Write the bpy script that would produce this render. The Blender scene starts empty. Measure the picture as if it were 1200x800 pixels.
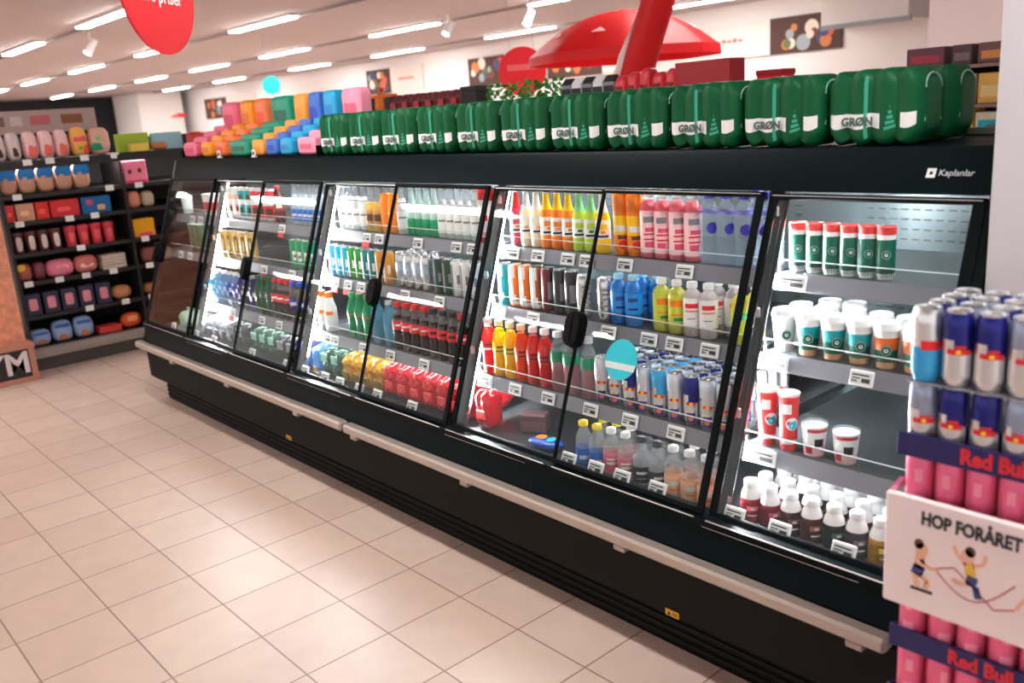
import bpy, math, random
from mathutils import Vector, Matrix
random.seed(7)
PI = math.pi
sc = bpy.context.scene
COL = sc.collection

# ------------------------------------------------------------------ materials
MATS = {}
def M(name, col, rough=.5, metal=0., emit=0., clear=0., spec=.5, trans=0., coat=0., noise=None):
    """clear: share of plain see-through; trans: share of translucency; noise: (scale, amount) colour mottling"""
    if name in MATS: return MATS[name]
    m = bpy.data.materials.new(name); m.use_nodes = True
    nt = m.node_tree; N = nt.nodes; L = nt.links
    b = N['Principled BSDF']; out = N['Material Output']
    c = (*[x for x in col], 1)
    b.inputs['Base Color'].default_value = c
    b.inputs['Roughness'].default_value = rough
    b.inputs['Metallic'].default_value = metal
    b.inputs['Coat Weight'].default_value = coat; b.inputs['Specular IOR Level'].default_value = spec
    if noise:
        tc = N.new('ShaderNodeTexCoord'); nz = N.new('ShaderNodeTexNoise'); nz.inputs['Scale'].default_value = noise[0]
        nz.inputs['Detail'].default_value = 4
        rp = N.new('ShaderNodeMapRange'); rp.inputs['To Min'].default_value = 1 - noise[1]; rp.inputs['To Max'].default_value = 1 + noise[1]
        mx = N.new('ShaderNodeMix'); mx.data_type = 'RGBA'; mx.blend_type = 'MULTIPLY'; mx.inputs['Factor'].default_value = 1
        mx.inputs['A'].default_value = c
        L.new(tc.outputs['Object'], nz.inputs['Vector']); L.new(nz.outputs['Fac'], rp.inputs['Value'])
        L.new(rp.outputs['Result'], mx.inputs['B']); L.new(mx.outputs['Result'], b.inputs['Base Color'])
    if emit:
        b.inputs['Emission Color'].default_value = c; b.inputs['Emission Strength'].default_value = emit
    last = b.outputs[0]
    if trans:
        t = N.new('ShaderNodeBsdfTranslucent'); t.inputs['Color'].default_value = c
        mx = N.new('ShaderNodeMixShader'); mx.inputs[0].default_value = trans
        L.new(last, mx.inputs[1]); L.new(t.outputs[0], mx.inputs[2]); last = mx.outputs[0]
    if clear:
        t = N.new('ShaderNodeBsdfTransparent'); t.inputs['Color'].default_value = (min(1, .5 + c[0] * .5), min(1, .5 + c[1] * .5), min(1, .5 + c[2] * .5), 1)
        mx = N.new('ShaderNodeMixShader'); mx.inputs[0].default_value = clear
        L.new(last, mx.inputs[1]); L.new(t.outputs[0], mx.inputs[2]); last = mx.outputs[0]
    L.new(last, out.inputs[0])
    MATS[name] = m
    return m

def glass_mat(name, tint=(1, 1, 1), base=.014):
    m = bpy.data.materials.new(name); m.use_nodes = True
    nt = m.node_tree; N = nt.nodes; L = nt.links; N.clear()
    out = N.new('ShaderNodeOutputMaterial'); t = N.new('ShaderNodeBsdfTransparent'); g = N.new('ShaderNodeBsdfGlossy')
    g.inputs['Roughness'].default_value = .015; t.inputs[0].default_value = (*tint, 1)
    lw = N.new('ShaderNodeLayerWeight'); lw.inputs[0].default_value = .5
    pw = N.new('ShaderNodeMath'); pw.operation = 'POWER'; pw.inputs[1].default_value = 5
    fr = N.new('ShaderNodeMath'); fr.operation = 'MULTIPLY_ADD'; fr.inputs[1].default_value = .9; fr.inputs[2].default_value = base
    L.new(lw.outputs['Facing'], pw.inputs[0]); L.new(pw.outputs[0], fr.inputs[0])
    mx = N.new('ShaderNodeMixShader')
    L.new(fr.outputs[0], mx.inputs[0]); L.new(t.outputs[0], mx.inputs[1]); L.new(g.outputs[0], mx.inputs[2]); L.new(mx.outputs[0], out.inputs[0])
    MATS[name] = m
    return m

BLACK = M('black powder coat', (.004, .006, .0065), .45, spec=.06)
COWL = M('dark teal cowl', (.0025, .007, .0085), .42, spec=.06)
BASE = M('base panel grey black', (.015, .0145, .0125), .6, spec=.06)
RUBBER = M('black rubber', (.004, .004, .004), .6, spec=.1)
ALU = M('aluminium', (.75, .75, .74), .3, .9)
RAIL = M('champagne bumper', (.47, .395, .34), .42, .5)
SHELF = M('shelf steel', (.06, .068, .075), .4, .4)
STRIP = M('price rail grey', (.17, .17, .2), .4, .1)
BACKP = M('cabinet back panel', (.06, .08, .085), .38, .4)
SLOT = M('slot dark', (.015, .02, .02), .6)
LED = M('led strip', (.93, .97, 1), .5, emit=700)
SHELF_FILL = M('shelf fill glow', (.93, .97, 1), .5, emit=9)  # emitter for the added strips that brighten the lower shelves
LEDTOP = M('canopy led', (.93, .97, 1), .5, emit=22)
GLASS = glass_mat('door glass', (.97, .985, .98))
ACRYL = glass_mat('acrylic lip', (.93, .95, .95))
WHITE = M('white plastic', (.82, .82, .82), .35)
TAGW = M('tag white', (.85, .85, .86), .5)
TAGS = M('tag screen', (.6, .61, .6), .4)
INK = M('ink', (.02, .02, .025), .6)
REDTAG = M('red tag', (.75, .05, .06), .5)
SILVER = M('silver can', (.72, .73, .75), .22, .85)
LID = M('can lid', (.75, .76, .78), .25, .9)
CLEARP = M('clear plastic', (.85, .88, .9), .12, clear=.82, coat=1.)

def C(name, rgb, rough=.35, **k):
    """colour by name, rgb as 0-255 display values"""
    lin = [((v / 255) / 12.92 if v / 255 <= .04045 else ((v / 255 + .055) / 1.055) ** 2.4) for v in rgb]
    return M(name, lin, rough, **k)

# ------------------------------------------------------------------ mesh builder
class MB:
    def __init__(s): s.v = []; s.f = []; s.mi = []; s.mats = []
    def mid(s, m):
        if m not in s.mats: s.mats.append(m)
        return s.mats.index(m)
    def box(s, x0, x1, y0, y1, z0, z1, m, T=None):
        pts = [(x, y, z) for z in (z0, z1) for y in (y0, y1) for x in (x0, x1)]
        if T: pts = [tuple(T(*p)) for p in pts]
        n = len(s.v); s.v += pts; k = s.mid(m)
        for q in ((0, 2, 3, 1), (4, 5, 7, 6), (0, 1, 5, 4), (2, 6, 7, 3), (0, 4, 6, 2), (1, 3, 7, 5)):
            s.f.append(tuple(n + i for i in q)); s.mi.append(k)
        return s
    def rbox(s, x0, x1, y0, y1, z0, z1, m, r=.006, T=None):
        """box with chamfered edges"""
        cx, cy, cz = (x0 + x1) / 2, (y0 + y1) / 2, (z0 + z1) / 2
        hx, hy, hz = abs(x1 - x0) / 2, abs(y1 - y0) / 2, abs(z1 - z0) / 2
        r = min(r, hx * .9, hy * .9, hz * .9)
        n = len(s.v); k = s.mid(m); idx = {}
        for sx in (-1, 1):
            for sy in (-1, 1):
                for sz in (-1, 1):
                    for a in range(3):
                        d = [hx - r, hy - r, hz - r]; d[a] += r
                        p = (cx + sx * d[0], cy + sy * d[1], cz + sz * d[2])
                        idx[(sx, sy, sz, a)] = len(s.v); s.v.append(tuple(T(*p)) if T else p)
        def face(*q):
            s.f.append(q); s.mi.append(k)
        for a in range(3):
            for sg in (-1, 1):
                ks = []
                for u, w in ((-1, -1), (1, -1), (1, 1), (-1, 1)):
                    t = [0, 0, 0]; t[a] = sg; t[(a + 1) % 3] = u; t[(a + 2) % 3] = w
                    ks.append(idx[(*t, a)])
                face(*(ks if sg > 0 else ks[::-1]))
        for a in range(3):
            b, c = (a + 1) % 3, (a + 2) % 3
            for u in (-1, 1):
                for w in (-1, 1):
                    q = []
                    for (e, ax) in ((-1, b), (1, b), (1, c), (-1, c)):
                        t = [0, 0, 0]; t[a] = e; t[b] = u; t[c] = w
                        q.append(idx[(*t, ax)])
                    face(*(q if u * w > 0 else q[::-1]))
        for sx in (-1, 1):
            for sy in (-1, 1):
                for sz in (-1, 1):
                    q = [idx[(sx, sy, sz, a)] for a in range(3)]
                    face(*(q if sx * sy * sz > 0 else q[::-1]))
        return s
    def lathe(s, prof, m, seg=20, cx=0, cy=0, z0=0, cap=True):
        """prof [(r,z)]; m a material or f(theta, z) -> material"""
        n = len(s.v); fn = m if callable(m) else (lambda t, z: m)
        for r, z in prof:
            for i in range(seg):
                t = 2 * PI * i / seg
                s.v.append((cx + r * math.cos(t), cy + r * math.sin(t), z0 + z))
        for j in range(len(prof) - 1):
            zm = (prof[j][1] + prof[j + 1][1]) / 2
            for i in range(seg):
                a = n + j * seg + i; b = n + j * seg + (i + 1) % seg
                s.f.append((a, b, b + seg, a + seg)); s.mi.append(s.mid(fn(2 * PI * (i + .5) / seg, zm)))
        if cap:
            s.f.append(tuple(n + i for i in range(seg))[::-1]); s.mi.append(s.mid(fn(0, prof[0][1])))
            k = n + (len(prof) - 1) * seg
            s.f.append(tuple(k + i for i in range(seg))); s.mi.append(s.mid(fn(0, prof[-1][1])))
        return s
    def prism(s, poly, x0, x1, m, axis='X', T=None):
        """polygon extruded along an axis; poly in the two other coordinates (in order)"""
        n = len(s.v); k = s.mid(m); c = len(poly)
        for h in (x0, x1):
            for a, b in poly:
                p = {'X': (h, a, b), 'Y': (a, h, b), 'Z': (a, b, h)}[axis]
                s.v.append(tuple(T(*p)) if T else p)
        s.f.append(tuple(n + i for i in range(c))[::-1]); s.mi.append(k)
        s.f.append(tuple(n + c + i for i in range(c))); s.mi.append(k)
        for i in range(c):
            j = (i + 1) % c
            s.f.append((n + i, n + j, n + c + j, n + c + i)); s.mi.append(k)
        return s
    def tube(s, pts, r, m, seg=8):
        P = [Vector(p) for p in pts]; n = len(s.v); k = s.mid(m)
        for i, p in enumerate(P):
            d = (P[min(i + 1, len(P) - 1)] - P[max(i - 1, 0)]).normalized()
            a = d.cross(Vector((0, 0, 1)) if abs(d.z) < .9 else Vector((1, 0, 0))).normalized(); b = d.cross(a)
            rr = r[i] if isinstance(r, (list, tuple)) else r
            for j in range(seg):
                t = 2 * PI * j / seg
                s.v.append(tuple(p + a * rr * math.cos(t) + b * rr * math.sin(t)))
        for i in range(len(P) - 1):
            for j in range(seg):
                a = n + i * seg + j; b = n + i * seg + (j + 1) % seg
                s.f.append((a, b, b + seg, a + seg)); s.mi.append(k)
        s.f.append(tuple(n + j for j in range(seg))[::-1]); s.mi.append(k)
        s.f.append(tuple(n + (len(P) - 1) * seg + j for j in range(seg))); s.mi.append(k)
        return s
    def patch(s, fn, nu, nv, m):
        """grid patch; fn(u,v) -> xyz, u,v in 0..1; m material or f(u,v)"""
        n = len(s.v)
        for j in range(nv + 1):
            for i in range(nu + 1): s.v.append(tuple(fn(i / nu, j / nv)))
        for j in range(nv):
            for i in range(nu):
                a = n + j * (nu + 1) + i
                s.f.append((a, a + 1, a + nu + 2, a + nu + 1))
                s.mi.append(s.mid(m((i + .5) / nu, (j + .5) / nv) if callable(m) else m))
        return s
    def cyl_decal(s, R, t0, t1, z0, z1, m, nu=6):
        return s.patch(lambda u, v: ((R) * math.cos(t0 + (t1 - t0) * u), R * math.sin(t0 + (t1 - t0) * u), z0 + (z1 - z0) * v), nu, 1, m)
    def cyl_disc(s, R, t, zc, r, m, seg=14, squash=1.):
        n = len(s.v); k = s.mid(m)
        def P(x, y): return (R * math.cos(t + x / R), R * math.sin(t + x / R), zc + y)
        s.v.append(P(0, 0))
        for i in range(seg):
            a = 2 * PI * i / seg; s.v.append(P(r * squash * math.cos(a), r * math.sin(a)))
        for i in range(seg):
            s.f.append((n, n + 1 + i, n + 1 + (i + 1) % seg)); s.mi.append(k)
        return s
    def lump(s, w, d, h, m, k=5, lobes=(0, 0, 0), amp=.06, res=(16, 8, 10), wrinkle=0., taper=0., z0=0, cx=0, cy=0):
        """rounded pack standing on z0: super-ellipsoid box with vertical/horizontal bulges. m material or f(u,v,w) in -1..1"""
        n0 = len(s.v); cache = {}
        rnd = random.Random(int(w * 1e4) + int(h * 1e5))
        ph = [rnd.uniform(0, 6) for _ in range(6)]
        def P(x, y, z):
            key = (round(x, 5), round(y, 5), round(z, 5))
            if key in cache: return cache[key]
            sc_ = max(abs(x), abs(y), abs(z)) / ((abs(x) ** k + abs(y) ** k + abs(z) ** k) ** (1 / k))
            X, Y, Z = x * sc_, y * sc_, z * sc_
            f = 1
            for a, (l, q) in enumerate(zip(lobes, (x, y, z))):
                if l: f *= 1 - amp * (1 - abs(math.sin(PI * l * (q + 1) / 2)))
            wr = wrinkle * (math.sin(7 * x + ph[0] + 3 * z) * math.sin(5 * y + ph[1]) + .7 * math.sin(11 * z + ph[2] + 6 * x))
            tp = 1 - taper * (Z + 1) / 2
            fx = f if not lobes[0] else 1
            X = X * fx * (1 + wr); Y = Y * f * tp * (1 + wr); Z = Z * f * (1 + wr * .3)
            s.v.append((cx + X * w / 2, cy + Y * d / 2, z0 + (Z + 1) * h / 2))
            cache[key] = len(s.v) - 1
            return cache[key]
        R = res
        for a in range(3):
            b, c = (a + 1) % 3, (a + 2) % 3
            for sg in (-1, 1):
                for i in range(R[b]):
                    for j in range(R[c]):
                        q = []
                        for di, dj in ((0, 0), (1, 0), (1, 1), (0, 1)):
                            t = [0, 0, 0]; t[a] = sg; t[b] = 2 * (i + di) / R[b] - 1; t[c] = 2 * (j + dj) / R[c] - 1
                            q.append(P(*t))
                        t = [0, 0, 0]; t[a] = sg; t[b] = 2 * (i + .5) / R[b] - 1; t[c] = 2 * (j + .5) / R[c] - 1
                        s.f.append(tuple(q if sg > 0 else q[::-1])); s.mi.append(s.mid(m(*t) if callable(m) else m))
        return s
    def mesh(s, name, smooth=True, ang=38):
        me = bpy.data.meshes.new(name); me.from_pydata(s.v, [], s.f)
        for m in s.mats: me.materials.append(m)
        me.polygons.foreach_set('material_index', s.mi)
        if smooth:
            me.polygons.foreach_set('use_smooth', [True] * len(s.f)); me.set_sharp_from_angle(angle=math.radians(ang))
        me.update()
        return me

def tag(o, label=None, cat=None, group=None, kind=None):
    if label: o['label'] = label
    if cat: o['category'] = cat
    if group: o['group'] = group
    if kind: o['kind'] = kind
    return o
def obj(name, me, parent=None, loc=(0, 0, 0), rot=(0, 0, 0), label=None, kind=None):
    if isinstance(me, MB): me = me.mesh(name)
    o = bpy.data.objects.new(name, me); COL.objects.link(o); o.location = loc; o.rotation_euler = rot
    if parent: o.parent = parent
    return tag(o, label, kind=kind)
def thing(name, label, cat, loc=(0, 0, 0), rz=0, group=None, rot=None, me=None):
    if isinstance(me, MB): me = me.mesh(name)
    o = bpy.data.objects.new(name, me); COL.objects.link(o); o.location = loc; o.rotation_euler = rot or (0, 0, rz)
    return tag(o, label, cat, group)
def struct(name, mb):
    o = obj(name, mb); o['kind'] = 'structure'; return o

TXT = {}
def text_mesh(txt, size, m, ext=.0006, bold=0., shear=0.):
    key = (txt, size, m.name, bold, shear)
    if key in TXT: return TXT[key]
    cu = bpy.data.curves.new('t', 'FONT'); cu.body = txt; cu.size = size; cu.extrude = ext; cu.align_x = 'CENTER'; cu.align_y = 'CENTER'
    cu.offset = bold; cu.shear = shear; cu.resolution_u = 3
    o = bpy.data.objects.new('t', cu); COL.objects.link(o)
    dg = bpy.context.evaluated_depsgraph_get(); dg.update()
    me = bpy.data.meshes.new_from_object(o.evaluated_get(dg)); me.materials.clear(); me.materials.append(m)
    bpy.data.objects.remove(o); bpy.data.curves.remove(cu)
    TXT[key] = me
    return me

ORD = ['first', 'second', 'third', 'fourth', 'fifth', 'sixth', 'seventh', 'eighth', 'ninth', 'tenth', 'eleventh', 'twelfth']

# ------------------------------------------------------------------ item kinds (parts per kind, shared meshes)
SHAPES = {
 'pet': [(0, 0), (.8, .0), (.95, .025), (1, .07), (1, .56), (.93, .66), (.72, .77), (.45, .86), (.40, .9), (.40, .93)],
 'glass': [(0, 0), (.88, 0), (1, .03), (1, .5), (.88, .59), (.55, .7), (.42, .82), (.38, .93)],
 'coke': [(0, 0), (.82, 0), (.95, .03), (1, .12), (.97, .25), (.88, .36), (.96, .45), (1, .55), (.9, .68), (.62, .8), (.42, .88), (.42, .93)],
 'square': [(0, 0), (.9, 0), (.99, .02), (1, .05), (1, .70), (.93, .78), (.6, .85), (.45, .88), (.45, .92)],
 'wavy': [(0, 0), (.84, 0), (.97, .03), (1, .1), (.95, .22), (.9, .34), (.95, .44), (1, .55), (.95, .66), (.75, .77), (.5, .86), (.42, .93)],
 'jar': [(0, 0), (.88, 0), (1, .04), (1, .5), (.97, .6), (.82, .74), (.62, .83), (.6, .87)],
 'small': [(0, 0), (.9, 0), (1, .03), (1, .5), (.94, .58), (.72, .70), (.58, .78), (.56, .86)],
}
KIND = {}
def profile(shape, R, H, breaks=()):
    P = [(max(.0005, a * R), b * H) for a, b in SHAPES[shape]]
    for z in breaks:
        for i in range(len(P) - 1):
            if P[i][1] + 1e-5 < z < P[i + 1][1] - 1e-5:
                t = (z - P[i][1]) / (P[i + 1][1] - P[i][1])
                P.insert(i + 1, (P[i][0] + (P[i + 1][0] - P[i][0]) * t, z)); break
    return P
def rad_at(P, z):
    for i in range(len(P) - 1):
        if P[i][1] <= z <= P[i + 1][1]:
            t = (z - P[i][1]) / max(1e-6, P[i + 1][1] - P[i][1]); return P[i][0] + (P[i + 1][0] - P[i][0]) * t
    return P[-1][0]

def bottle(key, shape, R, H, liquid, fill, cap, label=None, lz=(.3, .55), marks=None, upper=None, caph=.07, capr=None, seg=18, disc=None, neck=None):
    up = upper or CLEARP; zf = fill * H
    P = profile(shape, R, H, (zf, lz[0] * H, lz[1] * H))
    b = MB().lathe(P, lambda t, z: liquid if z < zf else up, seg)
    parts = [('body', b.mesh('body'), [])]
    rc = capr or P[-1][0] * 1.15
    c = MB().lathe([(rc * .98, 0), (rc, .004), (rc, caph * H - .003), (rc * .9, caph * H)], cap, 14, z0=P[-1][1] - .004)
    parts.append(('cap', c.mesh('cap'), []))
    if label:
        zs = [lz[0] * H + (lz[1] - lz[0]) * H * i / 5 for i in range(6)]
        l = MB().lathe([(rad_at(P, z) + .0006, z) for z in zs], label, seg, cap=False)
        subs = []
        if marks:
            mk = MB(); zz0, zz1 = zs[0], zs[-1]
            for (t0, t1, a0, a1, m) in marks:
                mk.cyl_decal(max(rad_at(P, zz0 + (zz1 - zz0) * q) for q in (a0, a1)) + .0014, -PI / 2 + t0, -PI / 2 + t1, zz0 + (zz1 - zz0) * a0, zz0 + (zz1 - zz0) * a1, m, 5)
            subs.append(('print', mk.mesh('print')))
        parts.append(('label', l.mesh('label'), subs))
    if disc:
        (zc, r, m, ang) = disc
        d = MB(); d.cyl_disc(rad_at(P, zc * H) + .001, -PI / 2 + ang, zc * H, r, m)
        parts.append(('emblem', d.mesh('emblem'), []))
    if neck:
        (n0, n1, m) = neck
        zs = [n0 * H + (n1 - n0) * H * i / 3 for i in range(4)]
        parts.append(('neck_label', MB().lathe([(rad_at(P, z) + .0006, z) for z in zs], m, seg, cap=False).mesh('neck_label'), []))
    KIND[key] = parts

def can(key, R, H, side, lid=None, prints=None, seg=24, rings=6, plastic_lid=None):
    zs = [.03 + (.94 - .03) * i / rings for i in range(rings + 1)]
    P = [(R * .78, 0), (R * .82, .004), (R, .014 + .02 * H)] + [(R, H * z) for z in zs[1:-1]] + [(R, H - .012), (R * .86, H - .002)]
    fn = side if callable(side) else (lambda t, z: side)
    parts = [('body', MB().lathe(P, fn, seg).mesh('body'), [])]
    if plastic_lid:
        pl = MB().lathe([(R * 1.01, 0), (R * 1.03, .002), (R * 1.03, .016), (R * .97, .02), (R * .9, .02), (R * .88, .017)], plastic_lid, seg, z0=H - .016)
        parts.append(('lid', pl.mesh('lid'), []))
    else:
        l = MB().lathe([(R * .86, 0), (R * .88, .003), (R * .84, .003), (R * .8, -.002), (R * .2, -.002)], lid or LID, seg, z0=H - .002)
        l.box(-.004, .004, -.012, .004, H - .004, H - .0015, ALU)
        parts.append(('lid', l.mesh('lid'), []))
    if prints: 
        p = MB()
        for q in prints: q(p, R, H)
        parts.append(('print', p.mesh('print'), []))
    KIND[key] = parts

def cup(key, r0, r1, H, side, lidm, dome=True, prints=None, seg=22):
    n = 6
    P = [(r0 + (r1 - r0) * i / n, H * i / n) for i in range(n + 1)]
    parts = [('cup_body', MB().lathe(P, side if callable(side) else (lambda t, z: side), seg).mesh('cup_body'), [])]
    if lidm:
        d = [(r1 * 1.03, 0), (r1 * 1.07, .004), (r1 * 1.05, .008)] + ([(r1 * .98, .012), (r1 * .93, .022), (r1 * .88, .023), (r1 * .85, .019)] if dome else [(r1 * .9, .009)])
        parts.append(('lid', MB().lathe(d, lidm, seg, z0=H - .002).mesh('lid'), []))
    if prints:
        p = MB()
        for q in prints: q(p, (lambda z: r0 + (r1 - r0) * z / H), H)
        parts.append(('print', p.mesh('print'), []))
    KIND[key] = parts

def place(key, name, label, cat, loc, rz=0, group=None, rot=None):
    t = thing(name, label, cat, loc, rz, group, rot)
    for pn, me, subs in KIND[key]:
        o = obj(pn, me, t)
        for sn, sm in subs: obj(sn, sm, o)
    return t

# colours
TEAL = C('teal print', (0, 160, 170)); STG = C('deep green print', (0, 95, 75)); PINKW = C('pink white', (255, 205, 210))
PINK = C('pink', (245, 120, 150)); RED = C('red', (225, 25, 35)); ORANGE = C('orange', (250, 130, 20)); YEL = C('yellow', (255, 200, 0))
BLUE = C('blue', (20, 70, 190)); NAVY = C('navy can', (24, 28, 120), .25, metal=.3); CYAN = C('cyan', (0, 190, 220)); LIME = C('lime', (190, 215, 60))
GREEN = C('green', (0, 130, 70)); DKGREEN = C('dark green', (0, 75, 50)); BROWN = C('brown', (90, 45, 30)); GOLD = C('gold', (225, 190, 110), .3, metal=.4)
CREAM = C('cream', (250, 230, 190)); GREY = C('grey', (130, 132, 138)); DGREY = C('dark grey', (45, 48, 52)); CARD = C('cardboard', (205, 140, 105), .8)
PURPLE = C('purple', (80, 60, 190)); LILAC = C('lilac', (160, 150, 235)); TAN = C('tan', (225, 180, 140)); WINE = C('wine', (120, 20, 40))
LIQ = lambda n, c, t=.35, cl=.0: C('liquid ' + n, c, .08, trans=t, coat=.7, clear=cl)

# ------------------------------------------------------------------ camera
cam = bpy.data.cameras.new('camera'); camo = bpy.data.objects.new('camera', cam); COL.objects.link(camo)
cam.sensor_width = 36; cam.lens = 1048.26 / 1200 * 36; cam.clip_start = .05; cam.clip_end = 100
_r = ((0.665447, 0.743377, -0.067612), (0.142912, -0.215783, -0.965926), (-0.732637, 0.63311, -0.24983))
camo.matrix_world = Matrix(((_r[0][0], -_r[1][0], -_r[2][0], 3.7767), (_r[0][1], -_r[1][1], -_r[2][1], -.4466), (_r[0][2], -_r[1][2], -_r[2][2], 1.6252), (0, 0, 0, 1)))
cam.dof.use_dof = True; cam.dof.focus_distance = 3.1; cam.dof.aperture_fstop = 2.7
sc.camera = camo
sc.cycles.transparent_max_bounces = 48; sc.cycles.max_bounces = 10; sc.cycles.use_denoising = True
sc.view_settings.view_transform = 'Standard'; sc.view_settings.look = 'None'; sc.view_settings.gamma = 1
sc.view_settings.exposure = 1.27
w = bpy.data.worlds.new('world'); sc.world = w; w.use_nodes = True
w.node_tree.nodes['Background'].inputs[0].default_value = (1, .95, .93, 1); w.node_tree.nodes['Background'].inputs[1].default_value = .5

# ------------------------------------------------------------------ room
def tile_mat():
    m = bpy.data.materials.new('floor tiles'); m.use_nodes = True
    nt = m.node_tree; N = nt.nodes; L = nt.links; b = N['Principled BSDF']
    tc = N.new('ShaderNodeTexCoord'); br = N.new('ShaderNodeTexBrick')
    br.offset = 0; br.squash = 1; br.inputs['Scale'].default_value = 1
    br.inputs['Brick Width'].default_value = .3; br.inputs['Row Height'].default_value = .3
    br.inputs['Mortar Size'].default_value = .0035; br.inputs['Mortar Smooth'].default_value = .3; br.inputs['Bias'].default_value = 0
    br.inputs['Color1'].default_value = (.62, .455, .375, 1); br.inputs['Color2'].default_value = (.68, .52, .435, 1); br.inputs['Mortar'].default_value = (.30, .19, .15, 1)
    nz = N.new('ShaderNodeTexNoise'); nz.inputs['Scale'].default_value = 9; nz.inputs['Detail'].default_value = 6
    rp = N.new('ShaderNodeMapRange'); rp.inputs['To Min'].default_value = .9; rp.inputs['To Max'].default_value = 1.1
    mx = N.new('ShaderNodeMix'); mx.data_type = 'RGBA'; mx.blend_type = 'MULTIPLY'; mx.inputs['Factor'].default_value = 1
    L.new(tc.outputs['Object'], br.inputs['Vector']); L.new(tc.outputs['Object'], nz.inputs['Vector'])
    L.new(nz.outputs['Fac'], rp.inputs['Value']); L.new(br.outputs['Color'], mx.inputs['A']); L.new(rp.outputs['Result'], mx.inputs['B'])
    L.new(mx.outputs['Result'], b.inputs['Base Color'])
    bp = N.new('ShaderNodeBump'); bp.inputs['Strength'].default_value = .25; bp.inputs['Distance'].default_value = .002; bp.invert = True
    L.new(br.outputs['Fac'], bp.inputs['Height']); L.new(bp.outputs['Normal'], b.inputs['Normal'])
    b.inputs['Roughness'].default_value = .42
    return m
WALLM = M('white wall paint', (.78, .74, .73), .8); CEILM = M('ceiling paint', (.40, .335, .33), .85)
f = MB().box(-28.2, 7, -7.5, 12.2, -.1, 0, tile_mat()); struct('floor', f)
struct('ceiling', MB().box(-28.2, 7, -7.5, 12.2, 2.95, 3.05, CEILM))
struct('wall_back', MB().box(-28.2, 7, 11.9, 12.1, 0, 2.95, WALLM))
struct('wall_left', MB().box(-28.2, -28, -7.5, 11.9, 0, 2.95, M('dark far wall', (.006, .006, .01), .8)))
struct('wall_side', MB().box(-.1, 7, 8.2, 8.35, 0, 2.95, M('pinkish wall', (.8, .70, .70), .8)))
struct('pillar', MB().box(2.98, 3.7, 1.68, 2.3, 0, 2.95, M('pillar paint', (.52, .5, .53), .8)))
struct('column', MB().rbox(-27.9, -25.6, 10.2, 11.6, 0, 2.95, WALLM, .02))
tr = MB().box(-2.95, -1.75, 11.3, 11.9, 2.42, 2.95, M('bulkhead paint', (.74, .70, .69), .7)); tr.box(-2.95, -1.7, 11.28, 11.3, 2.38, 2.44, GREY)
struct('trim_1', tr)
# ceiling lights on their tracks
LAMP = M('lamp diffuser', (1, .97, .94), .5, emit=32)
LBODY = M('lamp housing', (.8, .8, .8), .5); TRACKM = M('track grey', (.25, .2, .2), .5)
rows = {3.27: [-22.4, -18.9, -15.2, -11.5 + .1, -7.9], 5.36: [-26, -22.5, -19.0, -15.5, -11.9, -8.3, -4.6, -1.0], 7.95: [-26.3, -22.7, -19.2, -15.9, -12.6, -8.8, -5.1], 10.6: [-24.3, -20.7, -16.4, -12.8, -9.1, -5.4],
        -1.25: [-11.6, -7.7, -4.13], -4.1: [-15.4, -11.8, -8.4, -5.0], .98: [3.1, -.5]}
ri = 0
rowname = {3.27: 'nearest row over the far chiller', 5.36: 'second row from the front', 7.95: 'third row from the front', 10.6: 'last row before the back wall', -1.25: 'row reflected in the glass doors', -4.1: 'rear row reflected in the glass doors', .98: 'row above the fridge aisle'}
for y, xs in rows.items():
    t = obj('lamp_track', MB().box(-27.5, 6, y + .10, y + .135, 2.915, 2.95, TRACKM)); tag(t, 'dark ceiling track carrying the ' + rowname[y].replace('row', 'lamp row'), 'track', 'ceiling tracks')
    for k, x in enumerate(xs):
        t = thing('ceiling_light', f'white linear ceiling light, {ORD[k]} along the {rowname[y]}', 'ceiling light', (x + .85, y, 2.9), 0, 'linear ceiling lights')
        obj('housing', MB().rbox(-.87, .87, -.075, .075, .012, .05, LBODY, .006), t)
        obj('diffuser', MB().box(-.85, .85, -.06, .06, 0, .0125, LAMP), t)
def spot(x, y, lab):
    t = thing('track_spotlight', lab, 'spotlight', (x, y, 2.95), 0, 'track spotlights')
    obj('stem', MB().tube([(0, 0, 0), (0, 0, -.12)], .012, WHITE), t)
    obj('lamp_head', MB().tube([(0, .05, -.10), (0, -.02, -.2), (0, -.06, -.26)], [.045, .055, .055], WHITE, 14), t)
    obj('lens', MB().tube([(0, -.06, -.261), (0, -.062, -.264)], .045, M('spot lens', (1, .95, .9), .4, emit=12), 14), t)
spot(-8.7, 3.6, 'white spotlight hanging beside the ceiling light left of red sign')
spot(-6.4, 7.6, 'white track spotlight left of the parasol, nearer the pictures')
spot(-5.2, 8.0, 'white track spotlight just above the parasol left edge')

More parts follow.
